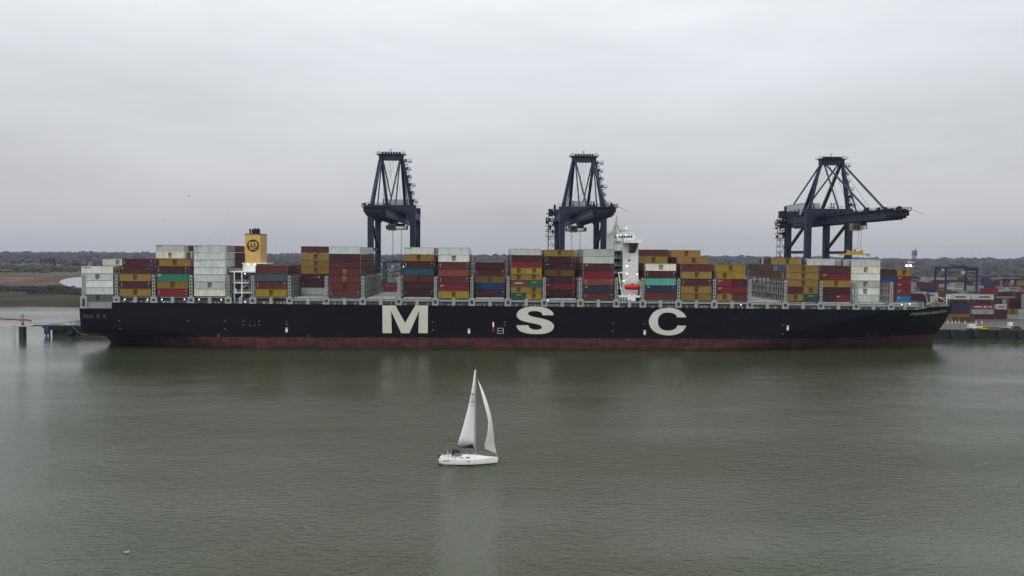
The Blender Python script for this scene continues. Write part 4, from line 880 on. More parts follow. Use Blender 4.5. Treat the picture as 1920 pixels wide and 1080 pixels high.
# stack numbers of the yard, counted from the left among what is seen
rows = {}
for c in solo:
    if 'CNT' in c['where']: rows.setdefault(round(c['y']), set()).add(round(c['x'], 1))
def words_ok(s): return s if len(s.split()) <= 16 else None
GRP = {0: 'containers stacked on the ship', 1: 'containers stacked in the yard'}
used = {}
MCOL = {'*': ('dark', M_ebrown), '#': ('dark', M_edred), '%': ('yellow', M_eyel)}
for c in solo:
    reef = 'R' in c['ex']; ex = c['ex'].replace('R', ''); em_ = next((k for k in MCOL if k in ex), None)
    if 'maeX' in ex: ex = 'mae'; star = True
    else: star = False
    mk_ = ex.strip('*#%')
    if mk_ not in MK: mk_ = None
    o = bpy.data.objects.new('shipping_container', CM[(c['ln'], reef)]); col.objects.link(o)
    o.location = (c['x'], c['y'], c['z']); o.scale = (1, 1, c['h'])
    o.material_slots[0].link = 'OBJECT'; o.material_slots[0].material = cmat(c['c'])
    wh_ = c['where']; isy = c['y'] > 60
    if 'CNT' in wh_:
        L_ = sorted(rows[round(c['y'])]); i_ = L_.index(round(c['x'], 1)); n_ = len(L_)
        cw = (ORD[i_] + ' column from left') if i_ < n_ / 2 and i_ < 20 else (ORD[min(19, n_ - 1 - i_)] + ' column from right')
        wh_ = wh_.replace('yard stack CNT in yard row', cw + ', yard row')
    extra = (' emblem' if em_ and 'yard' not in wh_ else '')
    lab = c['c'] + (extra if extra else '') + ' container, ' + wh_
    if mk_ and not extra:
        l2 = c['c'] + ' container ' + MK[mk_][2] + ', ' + wh_
        if len(l2.split()) <= 16: lab = l2
    if len(lab.split()) > 16: print('LONG', lab)
    used[lab] = used.get(lab, 0) + 1
    tag(o, lab, 'shipping container', GRP[int(isy)])
    l_ = LEN[c['ln']]; c['o'] = o
    def child(nm2, me, loc, mt, rz=0, si=0):
        k_ = bpy.data.objects.new(nm2, me); col.objects.link(k_); k_.parent = o; k_.location = loc; k_.rotation_euler = (0, 0, rz)
        k_.material_slots[si].link = 'OBJECT'; k_.material_slots[si].material = mt; return k_
    if em_ and c['n'] > 3: child('emblem', EMB, (l_ / 2, -.012, 0), MCOL[em_][1])
    if mk_ and c['n'] > 3: child('marking', MK[mk_][0], (0, -.012, 0), MK[mk_][1])
    if star and c['n'] > 3: child('star_panel', STAR, (0, -.01, 0), M_sky)
    if c['n'] > 1:
        ctr = c['x'] > 0
        if reef: child('refrigeration_unit', REEF, (0, 0, 0) if ctr else (l_, 2.438, 0), M_lgrey, 0 if ctr else math.pi)
        else: child('door', DOOR, (0, 0, 0) if ctr else (l_, 2.438, 0), cmat(c['c']), 0 if ctr else math.pi)
print('dup labels', [k for k, v in used.items() if v > 1][:10])
b = MB(); names = sorted(CC); 
for c in rest: b.box(c['x'] + .02, c['x'] + LEN[c['ln']] - .02, c['y'] + .02, c['y'] + 2.42, c['z'] + .03, c['z'] + c['h'] - .03, names.index(c['c']))
tag(b.build('stacked_containers', [cmat(n_) for n_ in names]), 'many small container ends and tops showing between the nearer stacks', 'shipping containers', kind='stuff')
#@@CRANES
# ------------------------------------------------------------------ ship to shore cranes
def sts_crane(cx, label, trolley, spreader, stair, tip):
    O = Vector((cx, 56, QZ)); r = thing('quay_crane', O, label, 'gantry crane', 'tall quay cranes')
    def P(x, y, z): return (cx + x, 56 + y, QZ + z)
    W = 9.8
    for sx in (-1, 1):
        for y in (0, 25):
            b = MB(); b.bar(P(sx * W, y, 2.2), P(sx * W, y, 53), 2.5, 2.9, 2.6, 3.0); b.build('leg', M_crane, r)
            b = MB(); b.box(cx + sx * W - 3.2, cx + sx * W + 3.2, 56 + y - .8, 56 + y + .8, QZ + 1, QZ + 2.19)
            for k in range(4): b.cyl(P(sx * W - 2.6 + k * 1.7, y - .5, .5), P(sx * W - 2.6 + k * 1.7, y + .5, .5), .5, n=10)
            b.build('bogie', M_cdark, r)
        b = MB(); b.bar(P(sx * W, 1.5, 12), P(sx * W, 23.5, 12), 1.5, 1.8); b.bar(P(sx * W, 1.4, 36), P(sx * W, 23.6, 36), 1.1, 1.4); b.build('sill_beam', M_crane, r)
        b = MB(); b.bar(P(sx * W, 1.2, 50), P(sx * W, 24, 37.5), 1.1); b.bar(P(sx * W, 1.2, 35), P(sx * W, 24, 14), 1.1); b.build('diagonal_brace', M_crane, r)
        b = MB(); b.box(cx + sx * W - 1.2, cx + sx * W + 1.2, 57.5, 79.5, QZ + 50.2, QZ + 53); b.build('side_girder', M_crane, r)
    for y in (0, 25):
        b = MB(); b.box(cx - W - 1.4, cx + W + 1.4, 56 + y - 1.5, 56 + y + 1.5, QZ + 53.02, QZ + 56.6)
        for sx in (-1, 1):
            x1 = cx + sx * (W - 1.25); b.add([(x1, 56 + y - 1, QZ + 49), (x1, 56 + y + 1, QZ + 49), (x1, 56 + y + 1, QZ + 53), (x1, 56 + y - 1, QZ + 53), (x1 - sx * 3, 56 + y - 1, QZ + 53), (x1 - sx * 3, 56 + y + 1, QZ + 53)], [(0, 1, 5, 4), (0, 4, 3), (1, 2, 5), (0, 3, 2, 1)])
        b.build('portal_beam', M_crane, r)
        b = MB(); b.rail(P(-W - 2, y - 1.6, 56.6), P(W + 2, y - 1.6, 56.6), 1.2, 2, .1); b.build('railing', M_cdark, r)
    # twin girder boom
    b = MB()
    for sx in (-1, 1): b.box(cx + sx * 3.4 - .7, cx + sx * 3.4 + .7, 56 + tip, 56 + 52, QZ + 49.3, QZ + 53.01 - .05)
    y = tip + .5
    while y < 51: b.box(cx - 2.69, cx + 2.69, 56 + y, 56 + y + .8, QZ + 50.6, QZ + 51.6); y += 6.2
    for k in range(int((48 - tip) / 6.2)): y0 = tip + 2 + k * 6.2; b.bar(P(-2.7, y0, 52.2), P(2.7, y0 + 5, 52.2), .3)
    for sx in (-1, 1): b.box(cx + sx * 3.4 - .35, cx + sx * 3.4 + .35, 56 + tip + 2, 56 + 50, QZ + 48.8, QZ + 49.28)
    boom = b.build('boom', M_crane, r)
    b = MB()
    for sx in (-1, 1):
        b.box(cx + sx * 4.7 - .55, cx + sx * 4.7 + .55, 56 + tip - 1, 56 + 50, QZ + 52.3, QZ + 52.45)
        b.rail(P(sx * 5.2, tip - 1, 52.45), P(sx * 5.2, 50, 52.45), 1.2, 2.6, .12)
        for k in range(int((50 - tip) / 5.1)): b.bar(P(sx * 4.1, tip + k * 5.1, 50.6), P(sx * 5.2, tip + k * 5.1, 52.3), .14)
    b.box(cx - 5.2, cx + 5.2, 56 + tip - 1.6, 56 + tip - .01, QZ + 52.1, QZ + 52.3); b.rail(P(-5.2, tip - 1.6, 52.3), P(5.2, tip - 1.6, 52.3), 1.2, 1.3, .12)
    b.box(cx - 4.6, cx + 4.6, 56 + tip - 1, 56 + tip - .02, QZ + 50.2, QZ + 52.08); b.bar(P(5, tip - 2.6, 52.5), P(8.4, tip - 5, 50.6), .12)
    rs_ = random.Random(int(cx) + 99)
    for k in range(0): y0 = rs_.uniform(tip, 12); b.cyl(P(rs_.choice((-5, 5, -3.4, 3.4)), y0, 53), P(0, y0, 53), .05, n=4) if False else b.box(cx + rs_.choice((-5.2, 3.2)), cx + rs_.choice((-4.2, 5.2)) , 56 + y0, 56 + y0 + .6, QZ + 53, QZ + 53 + rs_.uniform(.4, 1.5)) if False else None
    for k in range(46):
        y0 = rs_.uniform(tip, 20); xx = rs_.choice((-4.7, -3.3, 3.3, 4.7)); b.box(cx + xx - .3, cx + xx + .3, 56 + y0, 56 + y0 + rs_.uniform(.5, 1.6), QZ + 52.9, QZ + 52.9 + rs_.uniform(.5, 1.5))
    b.build('boom_walkway', M_cdark, r)
    # tower above the portal
    ya = -2; za = 77.0
    b = MB()
    for sx in (-1, 1): b.bar(P(sx * (W - .6), 0, 56.6), P(sx * 5.2, ya, za), 1.5, 1.5, 1.1, 1.1)
    b.build('tower_leg', M_crane, r)
    b = MB()
    for sx in (-1, 1): b.bar(P(sx * 4.3, 22, 53), P(sx * 4.6, ya + 1, za), 1.4, 1.4, 1.1, 1.1)
    b.build('rear_strut', M_crane, r)
    b = MB(); b.box(cx - 5.6, cx + 5.6, 56 + ya - 1.4, 56 + ya + 1.6, QZ + za, QZ + za + 2.5); b.build('top_beam', M_crane, r)
    b = MB(); zt = za + 2.51; b.box(cx - 6.6, cx + 6.6, 56 + ya - 2.6, 56 + ya + 2.6, QZ + zt, QZ + zt + .15)
    for yy in (-2.6, 2.6): b.rail(P(-6.6, ya + yy, zt + .15), P(6.6, ya + yy, zt + .15), .9, 1.3, .1)
    for k in range(7): b.cyl(P(-4.3 + k * 1.3, ya - .5, zt + .45), P(-4.3 + k * 1.3 + .8, ya - .5, zt + .45), .95, n=10)
    b.cyl(P(-.3, ya, zt), P(-.3, ya, zt + 2.7), .13, n=6); b.bar(P(-1.1, ya, zt + 2.4), P(.5, ya, zt + 2.4), .1); b.cyl(P(-5.5, ya, zt), P(-5.5, ya, zt + 2.2), .07, n=5); b.cyl(P(5.5, ya, zt), P(5.5, ya, zt + 2.2), .07, n=5)
    b.build('sheave_platform', M_cdark, r)
    for nm_, sx, y1, z1, w_ in [('forestay', s_, y_, 53.2, w2) for s_ in (-1, 1) for y_, w2 in ((-21, .55), (-47 if tip < -60 else -42, .6))] + [('backstay', s_, 48, 53.2, .55) for s_ in (-1, 1)]:
        b = MB(); b.bar(P(sx * 4.2, ya + (-1 if y1 < 0 else 1), za + 1.2), P(sx * 3.9, y1, z1), w_); b.box(cx + sx * 3.9 - .4, cx + sx * 3.9 + .4, 56 + y1 - .5, 56 + y1 + .5, QZ + 53, QZ + 54.4); b.build(nm_, M_crane, r)
    b = MB()
    for k in range(5): b.bar(P(-2 + k, ya - 1, za + 3), P(-2.4 + k * 1.2, -18 - 7.5 * k, 53.2), .09)
    for k in range(3): b.bar(P(-1.5 + k * 1.5, ya + 1, za + 3), P(-1.5 + k * 1.5, 26, 60), .08)
    b.build('boom_rope', M_rope, r)
    # stairs up the right hand tower leg
    b = MB(); prev = None
    for k in range(6):
        f = k / 5; z_ = 58 + f * 18.5; x_ = W - .6 + (5.2 - W + .6) * ((z_ - 56.6) / (za - 56.6)) + .6
        w3 = (2.6, 1.8, 2.9, 2.0, 2.4, 3.4)[k]; b.box(cx + x_, cx + x_ + w3, 55 - .8, 55 + 1.0, QZ + z_, QZ + z_ + .2); b.rail(P(x_ + .2, -1.8, z_ + .2), P(x_ + w3, -1.8, z_ + .2), 1.0, 1, .11); b.box(cx + x_ + .2, cx + x_ + .9, 54.6, 55.6, QZ + z_ + .2, QZ + z_ + 1.2)
        b.bar(P(x_, -1, z_ - 1.6), P(x_ + w3, -1, z_), .22)
        if prev: b.bar(P(prev[0] + 1.8, -.4, prev[1]), P(x_ + .4, -.4, z_), .5, .16)
        prev = (x_, z_)
    b.build('tower_stair', M_cdark, r)
    b = MB()
    for sx in (-1, 1):
        b.bar(P(sx * 5, 9, 53), P(sx * 5, 9, 60), .35); b.bar(P(sx * 5 + 1.4, 9, 53), P(sx * 5 + 1.4, 9, 60), .35)
        for k in range(4): b.box(cx + sx * 5 - .5, cx + sx * 5 + 1.9, 64.4, 66, QZ + 54 + k * 1.8, QZ + 54.15 + k * 1.8)
    b.build('latch_tower', M_cdark, r)
    b = MB(); b.box(cx - 4.6, cx + 4.6, 56 + 21, 56 + 45, QZ + 54.6, QZ + 60.4, 0); b.box(cx - 4.8, cx + 4.8, 56 + 20.8, 56 + 45.2, QZ + 60.41, QZ + 60.6, 0)
    b.box(cx - 5.5, cx + 5.5, 56 + 20, 56 + 47, QZ + 54.3, QZ + 54.58, 1); b.box(cx + 1.5, cx + 3, 56 + 20.92, 56 + 20.99, QZ + 55, QZ + 57.4, 2)
    for k in range(4): b.box(cx - 4.66, cx - 4.61, 56 + 24 + k * 5, 56 + 26 + k * 5, QZ + 56.5, QZ + 57.6, 2)
    b.rail(P(-5.5, 20, 54.6), P(5.5, 20, 54.6), 1.2, 1.5, .1); b.rail(P(-5.4, 20, 54.6), P(-5.4, 47, 54.6), 1.2, 2, .1)
    b.build('machine_house', [mat('crane house grey', (.5, .53, .56), dirt=.2), M_cdark, M_black], r)
    # trolley, cabin, ropes, spreader
    ty = trolley; b = MB(); b.box(cx - 3.6, cx + 3.6, 56 + ty - 3, 56 + ty + 3, QZ + 47.6, QZ + 48.7); tw_ = 2.4 if spreader else 4.9
    for sx in (-1, 1): b.rail(P(sx * tw_, ty - 4, 46.2), P(sx * tw_, ty + 4, 46.2), 1.6, 1, .12)
    b.box(cx - tw_, cx + tw_, 56 + ty - 4, 56 + ty + 4, QZ + 45.9, QZ + 46.2)
    for sx in (-1, 1):
        for yy in (-3, 3): b.bar(P(sx * 3.6, ty + yy, 46), P(sx * 3.6, ty + yy, 48), .3)
    b.rail(P(-tw_, ty - 4, 46.2), P(tw_, ty - 4, 46.2), 1.6, 1, .12); b.build('trolley', M_cdark, r)
    b = MB(); cb = -4.6 if spreader else -3.6; b.box(cx + cb, cx + cb + 3.6, 56 + ty - 7.2, 56 + ty - 4.1, QZ + 45.2, QZ + 48.4, 0); b.box(cx + cb + .2, cx + cb + 3.4, 56 + ty - 7.26, 56 + ty - 7.21, QZ + 45.9, QZ + 47.6, 1); b.build('operator_cabin', [M_grey if spreader is None else mat('tan cabin paint', (.20, .17, .13)), M_glass], r)
    zs = 12 if spreader is None else spreader
    b = MB()
    for sx in (-1, 1):
        for yy in (-1.4, 1.4): b.bar(P(sx * 2.2, ty + yy, 47.7), P(sx * 1.8, ty + yy, zs + 3.2), .11)
    b.build('hoist_rope', M_rope, r)
    b = MB(); L2 = 6.1
    for yy in (-.95, .95): b.box(cx - L2, cx + L2, 56 + ty + yy - .18, 56 + ty + yy + .18, QZ + zs + .7, QZ + zs + 1.25)
    for sx in (-1, 1):
        b.box(cx + sx * L2 - .25, cx + sx * L2 + .25, 56 + ty - 1.22, 56 + ty + 1.22, QZ + zs + .6, QZ + zs + 1.3)
        for yy in (-1.15, 1.15): b.bar(P(sx * L2, ty + yy, zs + .65), P(sx * (L2 + .35), ty + yy * 1.1, zs - .1), .25)
        b.box(cx + sx * 2.9 - .35, cx + sx * 2.9 + .35, 56 + ty - .9, 56 + ty + .9, QZ + zs + 1.25, QZ + zs + 2.6); b.bar(P(sx * 1.2, ty, zs + 1.9), P(sx * 3.4, ty, zs + 3.0), .35)
    b.box(cx - 2.4, cx + 2.4, 56 + ty - .75, 56 + ty + .75, QZ + zs + 1.3, QZ + zs + 2.3); b.cyl(P(-.4, ty, zs + 2.9), P(.4, ty, zs + 2.9), .6, n=10)
    b.build('spreader', M_yellow, r)
    if stair:
        b = MB(); x0 = cx - W - 4.4
        for k in range(15):
            z_ = 6 + k * 3.25; b.box(x0, x0 + 3.0, 80 - .2, 84, QZ + z_, QZ + z_ + .12); b.rail((x0, 80, QZ + z_ + .12), (x0 + 3.0, 80, QZ + z_ + .12), 1.1, .75, .08); b.rail((x0, 80, QZ + z_ + .12), (x0, 84, QZ + z_ + .12), 1.1, .8, .08)
            if k < 14: a = (x0 + .3, x0 + 2.7) if k % 2 else (x0 + 2.7, x0 + .3); b.bar((a[0], 81, QZ + z_), (a[1], 81, QZ + z_ + 3.25), .6, .14)
        for yy in (80, 84): b.bar((x0, yy, QZ + 5), (x0, yy, QZ + 53), .2)
        b.build('stair_tower', M_cdark, r)
        b = MB(); b.box(x0 - 1, x0 + 3.2, 79, 85, QZ + 50.5, QZ + 50.7); b.rail((x0 - 1, 79, QZ + 50.7), (x0 + 3.2, 79, QZ + 50.7), 1.2, .8, .1); b.rail((x0 - 1, 79, QZ + 50.7), (x0 - 1, 85, QZ + 50.7), 1.2, .8, .1)
        b.box(x0, x0 + 2.2, 80, 83, QZ + 53.2, QZ + 56.8); b.box(x0 + 2.6, x0 + 3.6, 81, 82, QZ + 53.2, QZ + 59)
        for k in range(22): xx, yy, zz = x0 + rs_.uniform(-1.5, 3.5), rs_.uniform(79, 86), QZ + rs_.uniform(43, 55); b.box(xx, xx + rs_.uniform(.4, 1.8), yy, yy + .8, zz, zz + rs_.uniform(.3, 1.4))
        for k in range(4): b.box(x0 - 1.5, x0 + 3.2, 79, 85, QZ + 43 + k * 2.6, QZ + 43.15 + k * 2.6); b.rail((x0 - 1.5, 79, QZ + 43.15 + k * 2.6), (x0 + 3.2, 79, QZ + 43.15 + k * 2.6), 1.1, 1, .1)
        b.build('cable_reel_platform', M_cdark, r)
    return r
sts_crane(-44.4, 'blue quay crane furthest left, rising between the funnel and the letter M', 22, None, False, -55)
sts_crane(44.8, 'blue quay crane directly left of the white bridge tower', 29, None, True, -67)
sp = onY(1604, 482, 28)
sts_crane(161.5, 'blue quay crane near the bow, holding a yellow spreader over white containers', -28, sp.z - QZ + .2, True, -63)

# ------------------------------------------------------------------ yard gantries, masts, vehicles
def gantry(px0, px1, py, Yw, label, cab=True):
    a, c = onY(px0, py, Yw), onY(px1, py, Yw); x0, x1, zt = a.x, c.x, a.z; D = 13
    r = thing('yard_gantry', ((x0 + x1) / 2, Yw + D / 2, QZ), label, 'gantry crane', 'yard gantry cranes')
    for x in (x0, x1):
        for y in (Yw, Yw + D):
            MB().bar((x, y, QZ + .9), (x, y, zt - 2), 1.1, 1.0).build('leg', M_crane, r)
        b = MB(); b.box(x - .7, x + .7, Yw - 1, Yw + D + 1, QZ + .9, QZ + 1.9)
        for y in (Yw - .4, Yw + 1.3, Yw + D - 1.3, Yw + D + .4): b.cyl((x - .4, y, QZ + .7), (x + .4, y, QZ + .7), .7, n=10)
        b.build('bogie', M_cdark, r); MB().box(x - .7, x + .7, Yw - .5, Yw + D + .5, zt - 2, zt - .6).build('end_beam', M_crane, r)
    for y in (Yw + 1, Yw + D - 1): 
        b = MB(); b.box(x0 - 1.2, x1 + 1.2, y - .7, y + .7, zt - 1.9 + 1.31, zt + .4); b.rail((x0, y, zt + .4), (x1, y, zt + .4), 1, 3, .08); b.build('main_beam', M_crane, r)
    xm = x0 + (x1 - x0) * .62; b = MB(); b.box(xm - 2, xm + 2, Yw + 1.8, Yw + D - 1.8, zt + .41, zt + 1.5); b.build('trolley', M_crane, r)
    b = MB(); b.box(xm - 2.4, xm - .6, Yw - 1, Yw + 1.2, zt - 4.2, zt - 2.2); b.build('operator_cabin', M_lgrey, r)
    b = MB(); b.box(x0 - 1.9, x0 - 1.21, Yw, Yw + 2.4, zt - 2.2, zt - .8); b.build('electrical_house', M_lgrey, r)
gantry(1774, 1832, 502, 219, 'blue yard gantry crane standing over the containers beyond the ship bow')
gantry(1904, 1962, 524, 246, 'blue yard gantry crane cut off by the right edge of the picture')
gantry(720, 753, 491.5, 243, 'blue yard gantry crane seen beneath the leftmost quay crane')
gantry(1399, 1424, 501, 262, 'small blue yard gantry behind the empty bay right of midships')
# flood light mast and lattice mast
lm = onY(1703, 498, 92); r = thing('floodlight_mast', (lm.x, 92, QZ), 'tall mast with glowing orange floodlights rising behind the bow stacks', 'floodlight')
b = MB(); b.cyl((lm.x, 92, QZ), (lm.x, 92, lm.z + 2.8), .4, .18, 8); b.build('pole', M_lgrey, r); b = MB(); b.box(lm.x - 1.9, lm.x + 3, 91.6, 92.4, lm.z - .55, lm.z - .35); b.box(lm.x - .3, lm.x + 2.8, 91.5, 92.5, lm.z + 1.6, lm.z + 1.9); b.build('crossarm', M_white, r)
for dx_, rr in ((-1.2, .5), (.9, .6)): MB().ball((lm.x + dx_, 91.5, lm.z), rr, 8, 6, .8).build('floodlight_head', M_warm, r)
am = onY(1714, 488, 1300); b = MB(); zt = onY(1714, 469.5, 1300).z
r = thing('radio_mast', (am.x, 1300, 3), 'faint lattice radio mast on the skyline right of the floodlights', 'radio mast'); s_ = 1
for sx in (-2.6, 2.6):
    for sy in (-2.6, 2.6): b.bar((am.x + sx * 1.1, 1300 + sy, 2), (am.x + sx * .8, 1300 + sy, zt), .8)
k = 10
while k < zt: b.bar((am.x - 2.5, 1297.5, k), (am.x + 2.5, 1297.5, k + 6), .6); b.box(am.x - 2.8, am.x + 2.8, 1297.2, 1302.8, k, k + .5); k += 6
b.build('lattice', mat('distant mast grey', (.09, .1, .12)), r); MB().box(am.x - 6, am.x + 6, 1296, 1304, zt - 14, zt).build('antenna_array', mat('distant antenna', (.12, .13, .15)), r) if False else None
b = MB()
for k in range(4): b.cyl((am.x - 5 + 3.3 * k, 1299, zt - 12), (am.x - 5 + 3.3 * k, 1299, zt), .7, n=6)
b.box(am.x - 6, am.x + 6, 1299.5, 1300.5, zt - 7, zt - 6); b.build('antenna_array', mat('distant mast grey', (0, 0, 0)), r)

def vehicle(px, py, Ln, Hn, body, label, cat, name, vanlike=True, zt=None, face=1):
    p_ = onZ(px, py, QZ); x, y = p_.x, p_.y; r = thing(name, (x + Ln / 2, y + .95, QZ), label, cat)
    b = MB(); hb_ = Hn * .52 if not vanlike else Hn
    if vanlike: pts = [(x, QZ + .35), (x + Ln, QZ + .35), (x + Ln, QZ + .5 + Hn * .4), (x + Ln * .86, QZ + Hn * .62), (x + Ln * .76, QZ + Hn), (x + .1, QZ + Hn), (x, QZ + Hn * .9)]
    else: pts = [(x, QZ + .3), (x + Ln, QZ + .3), (x + Ln, QZ + Hn * .55), (x + Ln * .78, QZ + Hn * .62), (x + Ln * .62, QZ + Hn), (x + Ln * .28, QZ + Hn), (x + Ln * .1, QZ + Hn * .64), (x, QZ + Hn * .6)]
    if face < 0: pts = [(2 * x + Ln - a, c) for a, c in pts][::-1]
    b.plate(pts, y, y + 1.9); b.build('body', body, r)
    def fx(u): return x + Ln * (u if face > 0 else 1 - u)
    for u in (.18, .8):
        for yy in (y - .06, y + 1.76):
            w_ = MB(); w_.cyl((fx(u), yy, QZ + .34), (fx(u), yy + .2, QZ + .34), .34, n=12); w_.build('wheel', M_black, r)
    b = MB()
    us_ = ((.66, .8),) if vanlike else ((.2, .44), (.47, .7))
    for u0, u1 in us_: a, c = sorted((fx(u0), fx(u1))); b.box(a, c, y - .03, y - .005, QZ + Hn * .62, QZ + Hn * .86)
    b.build('window', M_glass, r)
M_hv = mat('lime yellow paint', (.5, .55, .03)); M_vw = mat('van white', (.7, .71, .7))
vehicle(1817.5, 617, 4.6, 2.3, M_vw, 'white van parked on the quay right of the ship bow', 'van', 'parked_van')
vehicle(1839.5, 618.5, 2.9, 1.6, M_hv, 'lime yellow car on the quay just right of the white van', 'car', 'parked_car', False)
vehicle(1815.5, 621, 2.8, 1.3, mat('car dark', (.02, .02, .025)), 'dark car parked in front of the white van at the quay edge', 'car', 'parked_car', False)
vehicle(1881, 620, 3.6, 1.4, mat('car dark green', (.03, .04, .03)), 'dark green car on the quay near the right edge', 'car', 'parked_car', False)
vehicle(1901, 617.5, 4, 1.5, mat('car dark maroon', (.08, .02, .02)), 'dark maroon car furthest right on the quay', 'car', 'parked_car', False)
vehicle(111.5, 612, 4.6, 1.5, M_vw, 'white car parked on the quay behind the stern', 'car', 'parked_car', False)
vehicle(125, 611.5, 3.4, 1.5, mat('car pale', (.5, .52, .52)), 'small pale car touching the stern side of the white quay car', 'car', 'parked_car', False)
vehicle(1402, 531, 6, 2.6, M_vw, 'white van seen through the gap behind the empty bay', 'van', 'parked_van')
for i, px in enumerate((1777, 1785, 1791.5, 1798, 1809.5, 1830, 1841)):
    p_ = onZ(px, 607.5, QZ); b = MB(); b.cyl((p_.x, p_.y, QZ), (p_.x, p_.y, QZ + 1.5), .2, n=7); b.cyl((p_.x, p_.y, QZ + 1.5), (p_.x, p_.y, QZ + 1.62), .26, n=7)
    tag(b.build('bollard', M_white, origin=(p_.x, p_.y, QZ)), '%s white bollard from the left in the quay road row' % ORD[i], 'bollard', 'white bollards on the quay road')
mat_pile = mat('tan dunnage', (.16, .11, .06), dirt=.3)
for i, (px, py, wd, hg, c, lab) in enumerate(((1846, 616.5, 7, .9, mat_pile, 'tan stack of timber boards right of the lime yellow car'), (1860, 616.5, 6, .7, mat_pile, 'second low tan timber stack from the van'), (1872, 615, 9, .4, M_lgrey, 'long pale bundle of bars lying on the quay'), (1802, 620.6, 7, .5, M_rust, 'low rust red steel bundle near the quay edge left of the van'), (1892, 611.5, 2, 1.9, M_white, 'small white cabinet standing on the quay under the grey stack'))):
    p_ = onZ(px, py, QZ); b = MB()
    for k in range(5): b.box(p_.x + .1 * (k % 2), p_.x + wd - .1 * (k % 3), p_.y, p_.y + 1.6, QZ + hg * k / 5 + .01, QZ + hg * (k + .92) / 5)
    tag(b.build('timber_stack' if c is mat_pile else ('steel_bundle' if c is not M_white else 'cabinet'), c, origin=(p_.x, p_.y, QZ)), lab, 'cargo stack' if c is not M_white else 'cabinet')
# mooring lines
b = MB()
for A, Bp in ((onY(163, 628, 25), onZ(136, 612, QZ)), (onY(1785, 577, YC), onZ(1806, 620, QZ))):
    pts = [A.lerp(Bp, k / 8) - Vector((0, 0, 1.2 * math.sin(math.pi * k / 8))) for k in range(9)]
    b = MB()
    for a, c in zip(pts, pts[1:]): b.cyl(a, c, .07, n=5)
    st_ = A.x < 0
    tag(b.build('mooring_line', mat('mooring rope', (.25, .24, .22)), origin=tuple(Bp)), 'thin mooring line from the ship %s to the quay' % ('stern' if st_ else 'bow'), 'mooring line')
#@@BOAT
# ------------------------------------------------------------------ sailing yacht
BY = onZ(878, 872, 0).y + 1.2
def bp(px, py, y=0): v = onY(px, py, BY + y); return v
bx0, bx1 = bp(823, 866).x, bp(932, 872).x; LB = bx1 - bx0
boat = thing('sailing_yacht', ((bx0 + bx1) / 2, BY, 0), 'white sailing yacht with mainsail and foresail passing in front of the ship', 'sailing boat')
NS = 26; b = MB(); V = []; secs = 7
def bsec(u):
    w_ = 1.72 * max(.02, min(1, (1.0 - max(0, (u - .42) / .58) ** 2.1)) * (.82 + .18 * min(1, u / .4)))
    fb = 1.02 + .14 * u ** 2; kl = -.45 * math.sin(math.pi * min(1, max(.0, u * .96 + .02))) ** .5 + .22 * max(0, 1 - u / .12)
    return w_, fb, kl
for i in range(NS):
    u = i / (NS - 1); w_, fb, kl = bsec(u); rake = .12 * (1 - u) ** 6
    for k in range(2 * secs + 1):
        t_ = (k - secs) / secs; a = abs(t_); z = kl + (fb - kl) * a ** 2.2 if a > 0 else kl
        yy = math.copysign(w_ * (math.sin(min(1, a * 1.15) * math.pi / 2) ** .75), t_) if a else 0
        x = bx0 + LB * u + (.28 * (z / fb if i == NS - 1 else 0)) - (.0 if u > .02 else .25 * (z / fb - 1))
        V.append((x, BY + yy, z))
m_ = 2 * secs + 1
Fs = [(i * m_ + k, (i + 1) * m_ + k, (i + 1) * m_ + k + 1, i * m_ + k + 1) for i in range(NS - 1) for k in range(m_ - 1)] + [tuple(range(m_))]
mi = [1 if False else 0] * len(Fs); b.add(V, Fs)
hullb = b.build('hull', [M_gel], boat, smooth=True)
b = MB()                                       # dark boot stripe following the hull
for i in range(NS - 1):
    for sg in (-1, 1):
        q = []
        for j in (i, i + 1):
            u = j / (NS - 1); w_, fb, kl = bsec(u)
            for z in (-.1, .17):
                a = max(0, (z - kl) / (fb - kl)) ** (1 / 2.2); yy = w_ * (math.sin(min(1, a * 1.15) * math.pi / 2) ** .75); q.append((bx0 + LB * u + .0, BY + sg * (yy + .02), z))
        b.add([q[0], q[2], q[3], q[1]], [(0, 1, 2, 3)])
b.build('boot_stripe', mat('black antifouling', (.012, .013, .012)), hullb)
b = MB(); D = []
for i in range(NS):
    u = i / (NS - 1); w_, fb, kl = bsec(u); D += [(bx0 + LB * u, BY - w_ * .985, fb - .01), (bx0 + LB * u, BY, fb + .07), (bx0 + LB * u, BY + w_ * .985, fb - .01)]
b.add(D, [(i * 3 + k, i * 3 + k + 1, i * 3 + k + 4, i * 3 + k + 3) for i in range(NS - 1) for k in (0, 1)]); b.build('deck', mat('deck white', (.72, .72, .7)), boat)
def bu(px): return (bp(px, 860).x - bx0) / LB
b = MB(); C = []                                 # coach roof
ku = [(.27, .0, .7), (.30, .28, .8), (.42, .48, .95), (.60, .40, .9), (.72, .26, .72), (.82, .08, .4), (.86, .0, .2)]
for u, h, w_ in ku:
    x = bx0 + LB * u; z = bsec(u)[1] + .03; C += [(x, BY - w_ - .18, z - .02), (x, BY - w_, z + h * .85), (x, BY - w_ * .4, z + h), (x, BY + w_ * .4, z + h), (x, BY + w_, z + h * .85), (x, BY + w_ + .18, z - .02)]
b.add(C, [(i * 6 + k, (i + 1) * 6 + k, (i + 1) * 6 + k + 1, i * 6 + k + 1) for i in range(len(ku) - 1) for k in range(5)]); roof = b.build('coach_roof', M_gel, boat, smooth=False)
def cabin_y(u, f):
    us_ = [k[0] for k in ku]; w_ = np.interp(u, us_, [k[2] for k in ku]); h = np.interp(u, us_, [k[1] for k in ku]); z = bsec(u)[1] + .03; return BY - w_ - .18 * (1 - f) - .012, z + h * .85 * f
